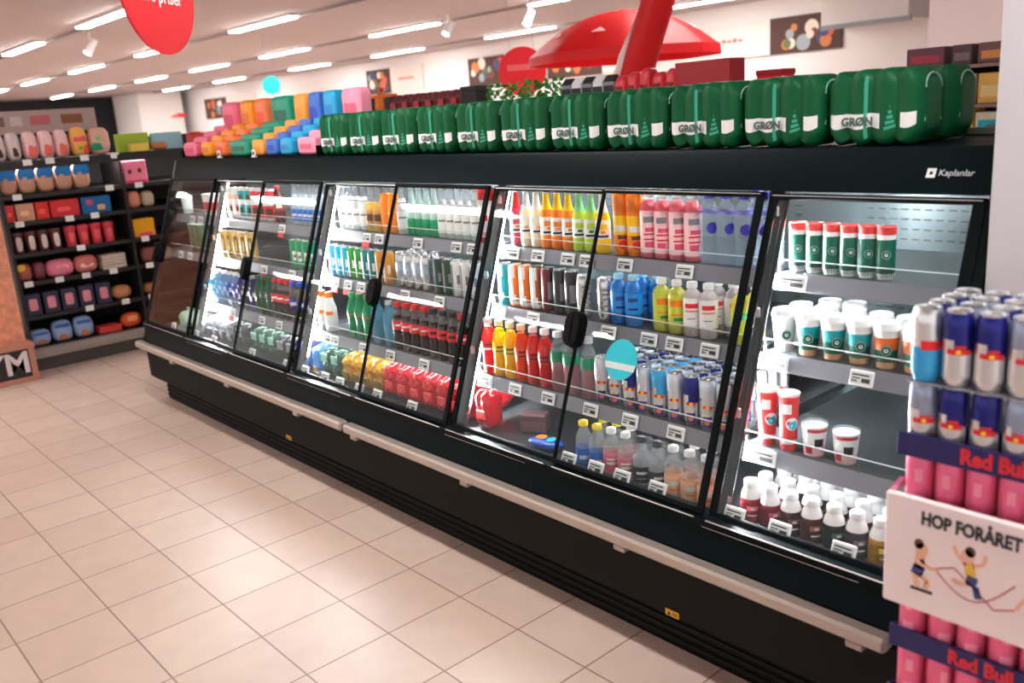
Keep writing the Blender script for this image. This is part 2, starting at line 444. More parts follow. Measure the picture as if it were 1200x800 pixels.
# ------------------------------------------------------------------ the refrigerated cabinet
XL, XR = -1.89, 2.955
fr = thing('glass_door_refrigerator', 'long black chilled drinks cabinet with sloped sliding glass doors', 'refrigerator', (0, 1.8, 0))
def fpart(name, mb, label=None, parent=None, kind=None):
    o = obj(name, mb, parent or fr, (0, -1.8, 0) if parent is None else (0, 0, 0), label=label, kind=kind)
    return o
def fsub(name, mb, par, label=None): return obj(name, mb, par, label=label)
kick = MB().box(XL + .08, XR, 1.467, 1.52, 0, .15, RUBBER)
for i in range(3): kick.box(XL + .08, XR, 1.462, 1.467, .02 + .028 * i, .034 + .028 * i, BASE)
fpart('kick_plate', kick)
bp = fpart('base_panel', MB().prism([(1.40, .155), (1.40, .335), (1.45, .345), (2.4, .345), (2.4, .12), (1.44, .12)], XL + .01, XR, BASE))
for x in (-.062, 2.276):
    st = MB().box(x - .024, x + .024, 1.397, 1.4, .152, .172, C('warning yellow', (235, 170, 20))); st.prism([(x - .019, .155), (x - .011, .169), (x - .003, .155)], 1.3962, 1.397, INK, 'Y')
    for q in range(2): st.box(x + .001, x + .019, 1.3962, 1.397, .157 + .006 * q, .1595 + .006 * q, INK)
    fsub('warning_sticker', st, bp, 'small yellow warning sticker')
for x0, x1 in ((XL - .04, .53), (.552, XR - .02)):
    b = MB().rbox(x0, x1, 1.350, 1.398, .342, .382, RAIL, .008)
    r = fpart('bumper_rail', b, 'champagne metal bumper rail')
    c = MB()
    x = -1.39 if x0 < 0 else .60
    while x < x1 - .03:
        fsub('rail_clip', MB().rbox(x, x + .045, 1.354, 1.395, .324, .343, RAIL, .004), r); x += .745
fpart('cowl', MB().prism([(1.40, .38), (1.405, .395), (1.415, .47), (1.405, .475), (1.405, .495), (1.47, .5), (1.49, .462), (2.3, .455), (2.3, .35), (1.45, .345)], XL, XR, COWL))
tk = MB()
DP0, DP1 = Vector((0, 1.437, .50)), Vector((0, 1.738, 1.356))
DT = (DP1 - DP0).normalized(); DN = Vector((0, -DT.z, DT.y)); DL = (DP1 - DP0).length
def DS(x, s, d): return Vector((x, 0, 0)) + DP0 + DT * s + DN * d
DIV = [-1.875, -1.222, -.632, -.018, .58, 1.205, 1.768, 2.376, 2.956]
for i in range(8):
    tk.box(DIV[i] + .02, DIV[i + 1] - .02, 1.4015, 1.4045, .4955, .4985, ALU)
    if i % 2 == 1 or i == 7: tk.box(DIV[i] - .0, DIV[i + 1] - .12, 1.411, 1.4165, .470, .474, ALU)
fpart('door_track', tk, 'thin bright aluminium door track lines')
hd = fpart('header', MB().prism([(1.748, 1.36), (1.778, 1.462), (1.785, 1.472), (2.45, 1.472), (2.45, 1.44), (1.875, 1.40), (1.83, 1.39), (1.83, 1.36)], XL, XR, COWL))
lg = MB(); P4 = lambda x, z: (x, 1.748 + (z - 1.36) * .294 - .0008, z)
lg.patch(lambda u, v: P4(2.797 + .022 * u + .003 * v, 1.399 + .022 * v), 6, 6, lambda u, v: BLACK if .3 < u < .72 and .3 < v < .72 else WHITE)
fsub('emblem', lg, hd, 'small white square emblem')
o = fsub('brand_lettering', text_mesh('Kaplanlar', .022, M('logo grey', (.6, .62, .62), .5), shear=.2), hd); o.location = (2.868, 1.748 + (1.410 - 1.36) * .294 - .002, 1.410); o.rotation_euler = (math.atan2(1, .294), 0, 0)
fpart('canopy_fill_light', MB().box(XL + .05, XR - .05, 1.838, 1.862, 1.372, 1.384, LEDTOP))
bk = MB().box(XL, XR, 2.22, 2.25, .455, 1.44, BACKP)
bpnl = fpart('back_panel', bk)
sl = MB()
for zb in (1.165, .95, .70, .5):
    for r in range(6):
        for c in range(34):
            x = 2.42 - c * .0 + (c * .035) if c < 14 else -1.82 + (c - 14) * .21
            if x < 2.9: sl.box(x, x + .022, 2.2185, 2.22, zb + r * .03, zb + .0055 + r * .03, SLOT)
fsub('slots', sl, bpnl)
fpart('plinth_floor', MB().box(XL + .02, XR - .02, 1.50, 2.22, .44, .465, SHELF))
# ends
ep = [(1.395, .38), (1.437, .5), (1.738, 1.356), (1.748, 1.37), (1.778, 1.462), (2.45, 1.472), (2.45, .12), (1.47, .12)]
fpart('end_panel', MB().prism(ep, XR, XR + .02, BLACK))
fpart('end_glass', MB().prism([(1.47, .52), (1.765, 1.35), (2.2, 1.35), (2.2, .52)], XL + .004, XL + .01, GLASS))
ef = MB().prism([(1.395, .38), (1.437, .5), (1.48, .52), (2.25, .52), (2.25, .12), (1.45, .12)], XL - .01, XL + .012, BLACK)
ef.prism([(1.437, .5), (1.738, 1.356), (1.775, 1.356), (1.474, .5)], XL - .01, XL + .012, BLACK)
ef.prism([(1.738, 1.35), (1.778, 1.462), (2.45, 1.472), (2.45, 1.35)], XL - .01, XL + .012, C('end cap grey', (62, 68, 70)))
ef.box(XL - .01, XL + .012, 2.2, 2.45, .4, 1.4, BLACK)
fpart('end_frame', ef)
# posts with their light strips
POST = [-1.222, -.018, 1.205, 2.376]
PG = M('post grey', (.085, .095, .10), .35, .5)
for x in POST:
    b = MB().prism([(1.47, .47), (1.775, 1.36), (1.80, 1.36), (1.495, .47)], x - .012, x + .030, PG)
    q = fpart('post', b)
    s = MB().prism([(1.511, .56), (1.782, 1.33), (1.789, 1.33), (1.518, .56)], x + .0305, x + .034, LED)
    fsub('light_strip', s, q)
    fsub('added_strip_shade', MB().prism([(1.497, .54), (1.778, 1.34), (1.781, 1.34), (1.500, .54)], x + .030, x + .042, PG), q)  # thin lip added to keep the strip's direct glare out of view
    c = MB()
    for z in (1.29, 1.02, .75): c = MB(); c.rbox(x + .006, x + .026, 1.47 + (z - .47) * .3427 - .006, 1.47 + (z - .47) * .3427 + .004, z, z + .03, ALU, .003); fsub('latch', c, q)
# doors
def earpoly(side):
    P = [(0, -.062), (.012, -.058), (.03, -.046), (.036, -.03), (.037, .03), (.028, .05), (.014, .06), (0, .062)]
    return [(side * a, b) for a, b in (P if side > 0 else P[::-1])]
HANDLE = {1: (1, 'r'), 2: (2, 'l'), 3: (3, 'r'), 4: (4, 'l'), 5: (5, 'r'), 6: (6, 'l'), 0: (0, 'l')}
for i in range(8):
    x0, x1 = DIV[i] + .004, DIV[i + 1] - .004
    off = .0 if i % 2 else .016
    T = lambda x, s, d, o_=off: DS(x, s, d + o_)
    lw = .010 if i in (2, 4, 6) else .024; rw = .010 if i in (1, 3, 5) else .032 if i == 7 else .024
    fm = MB(); fm.rbox(x0, x0 + lw, 0, DL, -.012, .0, BLACK, .003, T); fm.rbox(x1 - rw, x1, 0, DL, -.012, .0, BLACK, .003, T)
    fm.rbox(x0, x1, -.005, .012, -.012, .0, BLACK, .003, T); fm.rbox(x0, x1, DL - .016, DL, -.012, .0, BLACK, .003, T)
    d = fpart('door', fm)
    fsub('glass', MB().box(x0 + lw - .002, x1 - rw + .002, .01, DL - .014, -.007, -.004, GLASS, T), d)
    if i in HANDLE:
        xs = x0 + .006 if HANDLE[i][1] == 'l' else x1 - .006
        sd = 1 if HANDLE[i][1] == 'l' else -1
        h = MB()
        for dd, sc_ in ((.0, 1), (.012, .96), (.024, .8)):
            pass
        zc = .437
        n = 5
        pl = earpoly(sd)
        for k in range(n):
            a0, a1 = k / n, (k + 1) / n
            f0 = 1 - .35 * a0 ** 2
            h.prism([(xs + a * f0, b * (1 - .12 * a0)) for a, b in pl], a0 * .032, a1 * .032, RUBBER, 'Z', lambda x, s, d_, T=T: T(x, s + zc, d_))
        fsub('handle', h, d)
    a = MB().box(x0 + .01, x1 - .01, DL - .008, DL - .0055, .0, .0015, ALU, T)
    if i in (1, 3, 5, 6, 7): fsub('top_strip', a, d)
# shelves
SHZ = {'top': (1.137, 1.725), 'mid': (.925, 1.655), 'low': (.68, 1.565), 'deck': (.465, 1.50)}
SEG = [(-1.87, -1.24), (-1.185, -.035), (.02, 1.19), (1.245, 2.36), (2.415, 2.945)]
TAGX = {'top': [-1.61, -1.49, -1.13, -.47, -.07, .33, .43, .72, .98, 1.08, 1.3, 1.45, 1.6, 1.69, 1.86, 2.1, 2.46],
        'mid': [-1.70, -1.56, -.59, -.29, -.09, .13, .24, .35, .69, .93, 1.3, 1.48, 1.84, 2.01, 2.11, 2.24, 2.45, 2.71],
        'low': [-.86, -.51, -.32, .14, .22, .46, .67, .91, 1.3, 1.46, 1.63, 1.83, 2.0, 2.18, 2.47]}
REDT = {('top', -.47), ('top', -.07), ('top', .33), ('mid', -.59), ('mid', -.29), ('mid', .13), ('mid', .24), ('mid', .35), ('low', -.86)}
WIDE = {('top', 2.46), ('mid', 2.45), ('low', 2.47), ('top', 1.3), ('low', .14)}
def price_tag(wd, red):
    b = MB().rbox(-wd / 2, wd / 2, -.006, 0, -.021, .021, TAGW, .003)
    b.box(-wd / 2 + .005, wd / 2 - .005, -.0066, -.006, -.015, .015, TAGS)
    b.box(-wd / 2 + .009, wd / 2 - .012, -.0072, -.0066, .006, .010, INK)
    b.box(-wd / 2 + .009, -.002, -.0072, -.0066, -.002, .001, INK)
    b.box(.002, wd / 2 - .009, -.0072, -.0066, -.011, .0, INK)
    for q in range(5): b.box(-wd / 2 + .009 + .003 * q, -wd / 2 + .0108 + .003 * q, -.0072, -.0066, -.011, -.005, INK)
    if red: b.rbox(-wd / 2 + .004, wd / 2 - .004, -.008, -.002, -.046, -.019, REDTAG, .002)
    return b.mesh('price_tag')
TAGM = {(a, r): price_tag(a, r) for a in (.066, .10) for r in (False, True)}
for lv, (z, yf) in SHZ.items():
    if lv == 'deck': continue
    for si, (a, b) in enumerate(SEG):
        if lv == 'low' and si == 0: continue
        p = fpart('shelf', MB().box(a, b, yf + .004, 2.215, z - .014, z, SHELF))
        lean = .010
        r = MB().prism([(yf + .002, z + .002), (yf - .012, z - .046), (yf - .008, z - .046), (yf + .006, z - .002)], a, b, STRIP)
        fsub('price_rail', r, p)
        fsub('shelf_fill_light', MB().box(a + .02, b - .02, yf + .022, yf + .034, z - .021, z - .0142, SHELF_FILL), p)  # unseen glowing strip added under the shelf to brighten the goods below
        l = MB().box(a, b, yf + .003, yf + .005, z, z + .036, ACRYL); l.box(a, b, yf + .0025, yf + .0055, z + .036, z + .0385, M('lip edge', (.6, .7, .72), .3))
        fsub('acrylic_lip', l, p)
        for x in TAGX[lv]:
            if a + .03 < x < b - .03 or (a <= x <= b):
                o = fsub('price_tag', TAGM[(.10 if (lv, x) in WIDE else .066, (lv, x) in REDT)], p); o.location = (x, yf - .0075, z - .023); o.rotation_euler = (-.28, 0, 0)
dl = fpart('deck_rail', MB().box(XL + .03, XR - .03, 1.468, 1.474, .452, .474, STRIP))
dl2 = MB().box(XL + .03, XR - .03, 1.4755, 1.478, .475, .50, ACRYL); fsub('acrylic_lip', dl2, dl)
for x in [-1.52, -1.19, -.95, -.48, -.11, .07, .25, .38, .54, .68, .93, 1.81, 1.93, 2.04, 2.18, 2.45, 2.59, 2.77]:
    o = fsub('price_tag', TAGM[(.066, False)], dl); o.location = (x, 1.4655, .509); o.rotation_euler = (-.42, 0, 0)

# ------------------------------------------------------------------ drinks: kinds
def quad(c1, c2, h, red=RED):
    def f(t, z):
        top = z > h * .52 + .012 * math.sin(t * 2)
        k = math.cos(t + PI / 2 + .5) > 0
        return c1 if k == top else c2
    return f
def p_band(a0, a1, z0, z1, m):
    def q(p, R, H):
        r = R if callable(R) else (lambda z: R)
        n = 5
        for i in range(1):
            za, zb = z0 * H, z1 * H
            p.patch(lambda u, v: ((r(za + (zb - za) * v) + .0006) * math.cos(-PI / 2 + a0 + (a1 - a0) * u), (r(za + (zb - za) * v) + .0006) * math.sin(-PI / 2 + a0 + (a1 - a0) * u), za + (zb - za) * v), 8, 2, m)
    return q
def p_disc(ang, zc, rad, m, off=.0009):
    def q(p, R, H):
        rr = R(zc * H) if callable(R) else R
        p.cyl_disc(rr + off, -PI / 2 + ang, zc * H, rad, m)
    return q
W = WHITE
def siren(ang, zc, s):          # green round emblem with a pale ring and pale centre strokes
    return [p_disc(ang, zc, s, STG, .0012), p_disc(ang, zc, s * .86, W, .0016), p_disc(ang, zc, s * .80, STG, .0020), p_disc(ang, zc, s * .36, W, .0024), p_disc(ang, zc + .01, s * .16, STG, .0028)]
def bars(a0, a1, zs, m, hh=.012): return [p_band(a0, a1, z, z + hh, m) for z in zs]
# right bay
can('coffee_can', .0235, .132, lambda t, z: STG if (math.cos(t + PI / 2 - .35) > .15 and .02 < z < .1) else W, plastic_lid=C('red lid', (205, 60, 55)), prints=siren(.35, .50, .0125) + bars(.1, .9, (.80,), W, .05) + [p_band(-.4 + .22 * i, -.32 + .22 * i, .06, .2, INK) for i in range(8)])
for nm, cc in (('teal', TEAL), ('orange', C('latte orange', (225, 110, 45)))):
    cup(f'{nm} cup', .0235, .033, .098, lambda t, z, cc=cc: (W if z > .088 else cc if z > .045 else STG if (math.cos(t + 1.2) > -.4 and z > .02) else C('cup tan', (215, 160, 120))), W, True, siren(.3, .50, .015))
cup('white cup', .0235, .033, .098, W, W, True, siren(.3, .5, .014))
cup('tall red cup', .022, .0275, .155, lambda t, z: C('cup coral', (215, 60, 60)), C('cup lid pink', (240, 205, 205)), False, [p_disc(.4, .5, .018, W), p_disc(.5, .47, .012, CYAN, .0013), p_band(-.7, 1.2, .12, .2, W), p_band(-.6, .3, .68, .86, W)])
cup('short cup', .026, .034, .082, lambda t, z: W if z > .03 else C('cup pale pink', (235, 190, 190)), CLEARP, False, [p_band(.0, .8, .35, .62, DGREY), p_band(-.9, -.2, .1, .4, C('berry', (190, 40, 60))), p_band(-.6, 1.2, .84, .95, C('cup rim red', (190, 60, 60)))])
SM = [('red', (200, 45, 60)), ('crimson', (150, 25, 45)), ('dark berry', (85, 15, 30)), ('amber brown', (100, 45, 28)), ('dark green', (25, 50, 40)), ('greyish', (80, 70, 80)), ('mango yellow', (225, 165, 25)), ('pale pink', (235, 160, 160))]
for n, c in SM:
    bottle('small ' + n, 'jar', .0285, .122, LIQ(n, c), .60, W, lz=(.12, .5), label=C('lab ' + n, tuple(int(v * .75) for v in c), .35, noise=(90, .75)), marks=[(-.2, .9, .55, .85, C('lab light ' + n, tuple(min(255, v + 70) for v in c))), (-.1, .8, .2, .3, W), (.2, .6, .6, .75, W)], upper=C('milky shoulder', (235, 230, 230), .2), caph=.17, capr=.0195)
# second bay
bottle('pink bottle', 'square', .0275, .215, LIQ('pink', (240, 120, 135)), .85, W, PINKW, (.08, .70), [(-.5, .9, .30, .34, RED), (-.5, .9, .42, .46, RED), (-.3, .9, .5, .60, C('rose', (230, 80, 110))), (-.5, .7, .72, .86, GREY), (-.4, .6, .12, .26, C('rose', (230, 80, 110)))], caph=.1, capr=.0165)
bottle('purple water', 'square', .0275, .215, LIQ('water', (205, 218, 228), .15, .8), .97, C('violet cap', (75, 60, 200)), disc=(.50, .017, C('violet emblem', (60, 45, 160)), .45), caph=.1, capr=.0165, neck=(.70, .74, LILAC))
can('orange sleek can', .026, .205, lambda t, z: ORANGE if z < .075 else (YEL if z < .12 else ORANGE), prints=[p_band(-.6, 1.0, .38, .48, W), p_band(-.3, .8, .26, .32, BROWN), p_disc(.3, .17, .014, RED)])
for n, top, bot in (('yellow', YEL, ORANGE), ('white yellow', W, YEL), ('green yellow', C('pale green', (140, 210, 140)), LIME), ('red pink', RED, C('raspberry', (220, 50, 90))), ('white', W, CREAM)):
    bottle('label ' + n, 'glass', .0258, .213, (bot if n != 'x' else bot), .95, W, W, (.22, .52), [(-.5, 1.0, .10, .22, INK), (-.3, .9, .5, .8, bot), (.0, .6, .3, .45, GREEN if 'green' in n else ORANGE)], upper=top, caph=.06, capr=.0115, neck=(.64, .9, top))
can('silver tall can', .027, .145, lambda t, z: SILVER, prints=bars(-.2, .9, (.2, .35, .5, .62, .72), GREY, .05))
bottle('blue bottle', 'square', .0285, .165, LIQ('sport blue', (10, 130, 215), .3), .98, C('pale blue cap', (150, 215, 245)), C('blue label', (0, 140, 225)), (.25, .65), [(-.3, .8, .6, .8, C('deep blue', (10, 60, 150))), (-.3, .8, .2, .3, NAVY)], caph=.11, capr=.0165)
bottle('yellow juice', 'square', .0275, .165, LIQ('lemon', (215, 215, 90), .4), .9, W, C('yellow green label', (200, 205, 60)), (.2, .72), [(-.6, 1.1, .62, .85, ORANGE), (-.5, 1.1, .3, .36, ORANGE), (-.2, .8, .1, .22, GREEN)], caph=.11, capr=.0165)
bottle('clear red print', 'square', .0275, .165, LIQ('clear grey', (225, 215, 215), .4, .25), .9, W, C('frosted label', (235, 232, 232)), (.2, .72), [(-.5, .9, .66, .82, RED), (-.5, .9, .52, .58, C('salmon', (240, 130, 120))), (-.3, .6, .26, .30, GREY)], caph=.11, capr=.0165)
bottle('yellow bottle', 'square', .0275, .165, LIQ('bright yellow', (235, 225, 80), .4), .95, W, C('lime label', (215, 225, 70)), (.2, .66), [(-.4, .9, .55, .8, C('mint', (60, 190, 120)))], caph=.11, capr=.0165)
SUN = [p_band(-.5, .6, .43, .49, RED), p_disc(.05, .46, .0055, YEL, .0013), p_band(-.5, .5, .06, .27, C('violet block', (60, 50, 150))), p_disc(.0, .16, .009, C('sun orange', (240, 120, 60)), .0013)]
EH = .150
can('energy blue silver', .0262, EH, quad(NAVY, SILVER, EH), prints=SUN)
can('energy cyan', .0262, EH, quad(C('sky blue can', (60, 170, 230), .25, metal=.3), SILVER, EH), prints=SUN)
can('energy red', .0262, EH, quad(C('pale red can', (205, 120, 125), .25, metal=.3), SILVER, EH), prints=SUN)
can('energy silver', .0262, EH, quad(C('pale silver can', (215, 220, 230), .22, metal=.5), SILVER, EH), prints=SUN)
bottle('blue water', 'pet', .0285, .155, LIQ('deep water blue', (20, 100, 190), .3), .42, C('yellow cap', (245, 215, 20)), C('blue wrap', (20, 110, 200)), (.1, .4), [(-.4, .8, .3, .6, W)], caph=.10, capr=.0165)
bottle('yellow water', 'pet', .0285, .155, LIQ('olive', (180, 170, 60), .3), .42, C('yellow cap', (245, 215, 20)), LIME, (.1, .4), caph=.10, capr=.0165)
bottle('pink water', 'pet', .0285, .155, LIQ('soft pink', (235, 170, 175), .4, .3), .52, W, C('rose wrap', (215, 110, 125)), (.12, .5), [(-.4, .8, .4, .55, W), (-.4, .8, .65, .75, W)], caph=.11, capr=.0165)
bottle('black label water', 'pet', .0285, .155, LIQ('still water', (205, 210, 215), .3, .6), .6, DGREY, INK, (.08, .42), [(-.4, .8, .55, .72, W), (-.4, .8, .25, .33, GREY)], caph=.10, capr=.0165)
bottle('peach water', 'pet', .0285, .155, LIQ('peach', (245, 205, 170), .4, .3), .5, W, C('peach wrap', (250, 190, 150)), (.08, .45), [(-.4, .8, .45, .7, W), (-.2, .6, .2, .3, ORANGE)], caph=.11, capr=.0165)
# third bay
for n, c, c2 in (('blue white', CYAN, W), ('orange white', ORANGE, W), ('rust orange', C('rust', (190, 90, 40)), W), ('black red', C('smoky', (60, 50, 52)), C('maroon', (110, 30, 40))), ('black', C('graphite', (40, 38, 40)), DGREY)):
    can('tall ' + n, .027, .155, lambda t, z, c=c, c2=c2: (c2 if math.cos(t + PI / 2 + .4) > .72 and z > .02 else c), prints=[p_band(.0, .8, .3, .7, c if c2 is W else GREY), p_band(-.7, .9, .06, .14, CYAN if 'blue' in n else c2)])
for n, c, cc in (('red white', (215, 50, 50), (235, 215, 215)), ('yellow', (252, 200, 0), (245, 225, 170)), ('orange red', (235, 75, 35), (245, 190, 160)), ('red', (225, 45, 45), (250, 225, 220))):
    bottle('soda ' + n, 'wavy', .0285, .205, LIQ('soda ' + n, c, .45), .86, C('cap ' + n, cc), C('soda lab ' + n, tuple(min(255, int(v * .95)) for v in c)), (.42, .62), [(-.4, .9, .15, .3, W if 'white' in n else C('print ' + n, tuple(int(v * .45) for v in c))), (-.3, .7, .5, .7, C('print ' + n, tuple(int(v * .6) for v in c)))], caph=.1, capr=.0165)
bottle('green label water', 'wavy', .0285, .205, LIQ('rose water', (215, 165, 170), .4, .5), .5, W, C('green wrap', (20, 150, 110)), (.5, .68), caph=.1, capr=.0165)
# fourth, fifth
bottle('green glass', 'glass', .0258, .213, LIQ('mint', (20, 165, 115), .4), .34, C('pale cap', (200, 210, 215), .3), upper=M('glass clear', (.75, .9, .85), .08, clear=.55, coat=.5), label=None, caph=.05, capr=.0115)
bottle('clear glass', 'glass', .0252, .213, LIQ('white lemonade', (235, 238, 235), .4, .45), .6, W, C('clear label', (240, 242, 240)), (.1, .46), [(-.4, .9, .6, .7, GREY)], caph=.05, capr=.0115, neck=(.64, .72, W))
can('red white can', .027, .205, lambda t, z: RED if (z < .05 or z > .155) else W, prints=[p_band(-.5, .9, .4, .5, RED), p_band(-.5, .9, .10, .13, W)])
can('silver plain can', .027, .15, lambda t, z: SILVER, prints=[p_band(-.1, .7, .3, .75, C('grey print', (150, 158, 170))), p_band(.05, .5, .5, .7, C('pale blue print', (150, 190, 215)))])
for n, c, c2 in (('dark green', C('bottle green', (20, 70, 62)), GREY), ('green', C('grass green', (40, 165, 60)), W), ('cyan', CYAN, W), ('light blue', C('light blue', (90, 180, 235)), W), ('teal', C('teal can', (0, 125, 130)), W), ('gold', C('gold can', (225, 150, 40)), W), ('white', W, GREY)):
    can('sleek ' + n, .0255, .143, lambda t, z, c=c: c, prints=[p_band(-1.2, -.5, .08, .9, c2), p_band(.1, .6, .35, .6, c2)])
bottle('aqua water', 'wavy', .031, .2, LIQ('aqua', (110, 180, 205), .35, .3), .9, C('pale cap', (200, 210, 215), .3), caph=.09, capr=.016)
COLA = LIQ('cola', (30, 10, 8), .15)
bottle('cola red cap', 'coke', .029, .2, COLA, .74, C('cola cap', (215, 40, 40)), C('cola label', (225, 35, 40)), (.44, .63), [(-.3, 1.1, .4, .62, W)], caph=.1, capr=.0165, upper=M('bottle clear grey', (.30, .27, .27), .1, clear=.55, coat=.6))
bottle('cola black cap', 'coke', .029, .2, COLA, .74, C('cap black', (30, 30, 32)), C('cola label', (225, 35, 40)), (.44, .63), [(-.3, 1.1, .38, .66, INK)], caph=.1, capr=.0165, upper=MATS['bottle clear grey'])
bottle('amber label', 'glass', .0275, .215, LIQ('amber', (235, 190, 95), .4, .35), .6, C('pale cap', (200, 210, 215), .3), C('amber lab', (190, 140, 60)), (.14, .42), [(-.5, .7, .3, .8, C('coffee print', (90, 60, 40)))], caph=.05, capr=.0115)
bottle('orange bottle', 'pet', .028, .215, LIQ('orange juice', (255, 160, 0), .35), .8, C('pale cap', (200, 210, 215), .3), caph=.06, capr=.013)
bottle('lemon bottle', 'wavy', .029, .205, LIQ('dew green', (0, 165, 110), .4), .9, C('cap green', (30, 150, 90)), C('green lab', (0, 140, 90)), (.45, .62), [(-.3, .9, .3, .6, C('olive print', (140, 130, 40)))], caph=.09, capr=.0165)
bottle('white bottle', 'small', .03, .19, W, .7, ORANGE, C('white label', (240, 240, 240)), (.3, .6), [(-.4, .8, .4, .7, ORANGE)], upper=W, caph=.14, capr=.018)
bottle('blue label glass', 'glass', .0255, .215, LIQ('still', (225, 235, 240), .3, .55), .7, C('silver cap', (210, 215, 220), .3), C('blue label b', (20, 115, 205)), (.08, .36), [(-.4, .9, .4, .6, W)], caph=.05, capr=.0115)
bottle('brown red bottle', 'pet', .028, .19, LIQ('brownish', (120, 60, 55), .3), .9, RED, C('dull red label', (150, 55, 55)), (.3, .6), [(-.3, .8, .3, .7, CREAM)], caph=.08, capr=.016)
can('green can', .028, .146, lambda t, z: C('vivid green', (0, 150, 95)), prints=[p_band(-.2, .5, .3, .62, W), p_band(-.1, .4, .4, .5, DKGREEN)])
bottle('forest bottle', 'wavy', .029, .2, LIQ('forest', (10, 95, 60), .35), .9, C('cap dgreen', (20, 90, 60)), DKGREEN, (.45, .62), caph=.09, capr=.0165)
bottle('blue cap cola', 'coke', .028, .2, COLA, .66, C('blue cap', (30, 90, 215)), C('blue cola label', (30, 60, 190)), (.36, .58), [(-.3, .8, .3, .7, W)], upper=MATS['bottle clear grey'], caph=.1, capr=.0165)
can('pot stack', .033, .17, lambda t, z: W if (z < .02 or .075 < z < .1 or z > .155) else RED, prints=[p_band(-.4, .9, .2, .4, BROWN), p_band(-.4, .9, .65, .8, BROWN)])
can('green pot stack', .033, .17, lambda t, z: W if (z < .02 or .075 < z < .1 or z > .15) else TEAL, prints=[p_band(-.4, .3, .2, .4, DKGREEN), p_band(-.4, .3, .65, .8, DKGREEN)])
can('white pot stack', .033, .17, lambda t, z: W if (z < .04 or .075 < z < .1 or z > .14) else C('salmon pot', (240, 170, 140)), prints=[p_band(-.2, .5, .25, .42, BROWN)])
can('gold can', .030, .152, lambda t, z: GOLD, prints=[p_band(-.2, .5, .1, .85, C('bronze', (150, 110, 50))), p_band(.05, .25, .3, .7, CREAM)])
for n, c in (('cyan', CYAN), ('sky', C('light blue', (90, 180, 235))), ('blue', BLUE), ('navy', C('deep navy', (30, 40, 110)))):
    bottle('water ' + n, 'wavy', .031, .19, LIQ('w' + n, (140, 180, 220), .35, .3) if n != 'navy' else C('liquid navy', (30, 45, 110), .2), .92, W, c, (.3, .7), [(-.5, -.1, .0, 1, W), (.2, .8, .3, .6, W)], caph=.09, capr=.016)
cup('white red cup', .03, .036, .12, lambda t, z: W if z > .085 or z < .03 else C('cup red', (215, 55, 55)), W, False)
cup('milk cup', .028, .033, .1, W, W, False)

BAY = ['', 'right end bay', 'second bay from right', 'third bay from right', 'fourth bay from right', 'fourth bay from left', 'third bay from left', 'second bay from left', 'left end bay']
SHN = {'top': 'top shelf', 'mid': 'second shelf', 'low': 'third shelf', 'deck': 'bottom deck'}
def row(key, name, desc, cat, lv, bay, xs, dy=0., rown='', rz=.5, yoff=.0385, start=0):
    z, y = SHZ[lv]
    if lv == 'top': yoff += .009
    for i, x in enumerate(xs):
        pos = f'{ORD[i + start]} from left, ' if len(xs) + start > 1 else ''
        lab = f'{desc}, {pos}{rown}{SHN[lv]}, {BAY[bay]}'
        place(key, name, lab, cat, (x, y + yoff + dy + random.uniform(-.001, .001), z + .0012), rz + random.uniform(-.2, .2), f'{desc}s, {rown}{SHN[lv]}, {BAY[bay]}')
def lin(a, b, n): return [a + (b - a) * i / (n - 1) for i in range(n)]
# bay 1 (right end)
row('coffee_can', 'iced_coffee_can', 'white and green can with red lid', 'coffee can', 'top', 1, lin(2.448, 2.70, 6), rz=.3)
row('white cup', 'coffee_cup', 'plain white coffee cup', 'coffee cup', 'mid', 1, [2.452], yoff=.047, rz=.3)
row('teal cup', 'coffee_cup', 'teal iced coffee cup', 'coffee cup', 'mid', 1, [2.526, 2.599, 2.672], yoff=.047, rz=.3)
row('orange cup', 'coffee_cup', 'orange iced coffee cup', 'coffee cup', 'mid', 1, [2.744, 2.818, 2.892], yoff=.047, rz=.3)
row('white cup', 'coffee_cup', 'white domed coffee cup', 'coffee cup', 'mid', 1, [2.457, 2.533, 2.615, 2.69, 2.765, 2.84], .078, 'second row, ', yoff=.047)
row('white cup', 'coffee_cup', 'white domed coffee cup', 'coffee cup', 'mid', 1, [2.50, 2.575], .158, 'third row, ', yoff=.047)
row('tall red cup', 'tall_cup', 'tall red and white cup', 'cup', 'low', 1, [2.462, 2.528], rz=.5)
row('short cup', 'dessert_cup', 'short white dessert cup', 'cup', 'low', 1, [2.60, 2.69], yoff=.046, rz=.4)
for i, x in enumerate(lin(2.452, 2.889, 8)):
    n = SM[i][0]
    row('small ' + n, 'smoothie_bottle', f'small {n} smoothie bottle with white cap', 'smoothie bottle', 'deck', 1, [x], rown='front row, ')
bk2 = ['red', 'crimson', 'dark berry', 'dark berry', 'amber brown', 'greyish', 'greyish', 'dark berry']
for i, x in enumerate(lin(2.46, 2.90, 8)):
    pass
for rr, (dy, names) in enumerate(((.064, bk2), (.128, bk2[::-1]), (.192, bk2))):
    for n in dict.fromkeys(names):
        xs = [x for x, m in zip(lin(2.458 + .02 * rr, 2.892 - .01 * rr, 7), names) if m == n]
        row('small ' + n, 'smoothie_bottle', f'small {n} smoothie bottle', 'smoothie bottle', 'deck', 1, xs, dy, f'{ORD[rr + 1]} row, ')
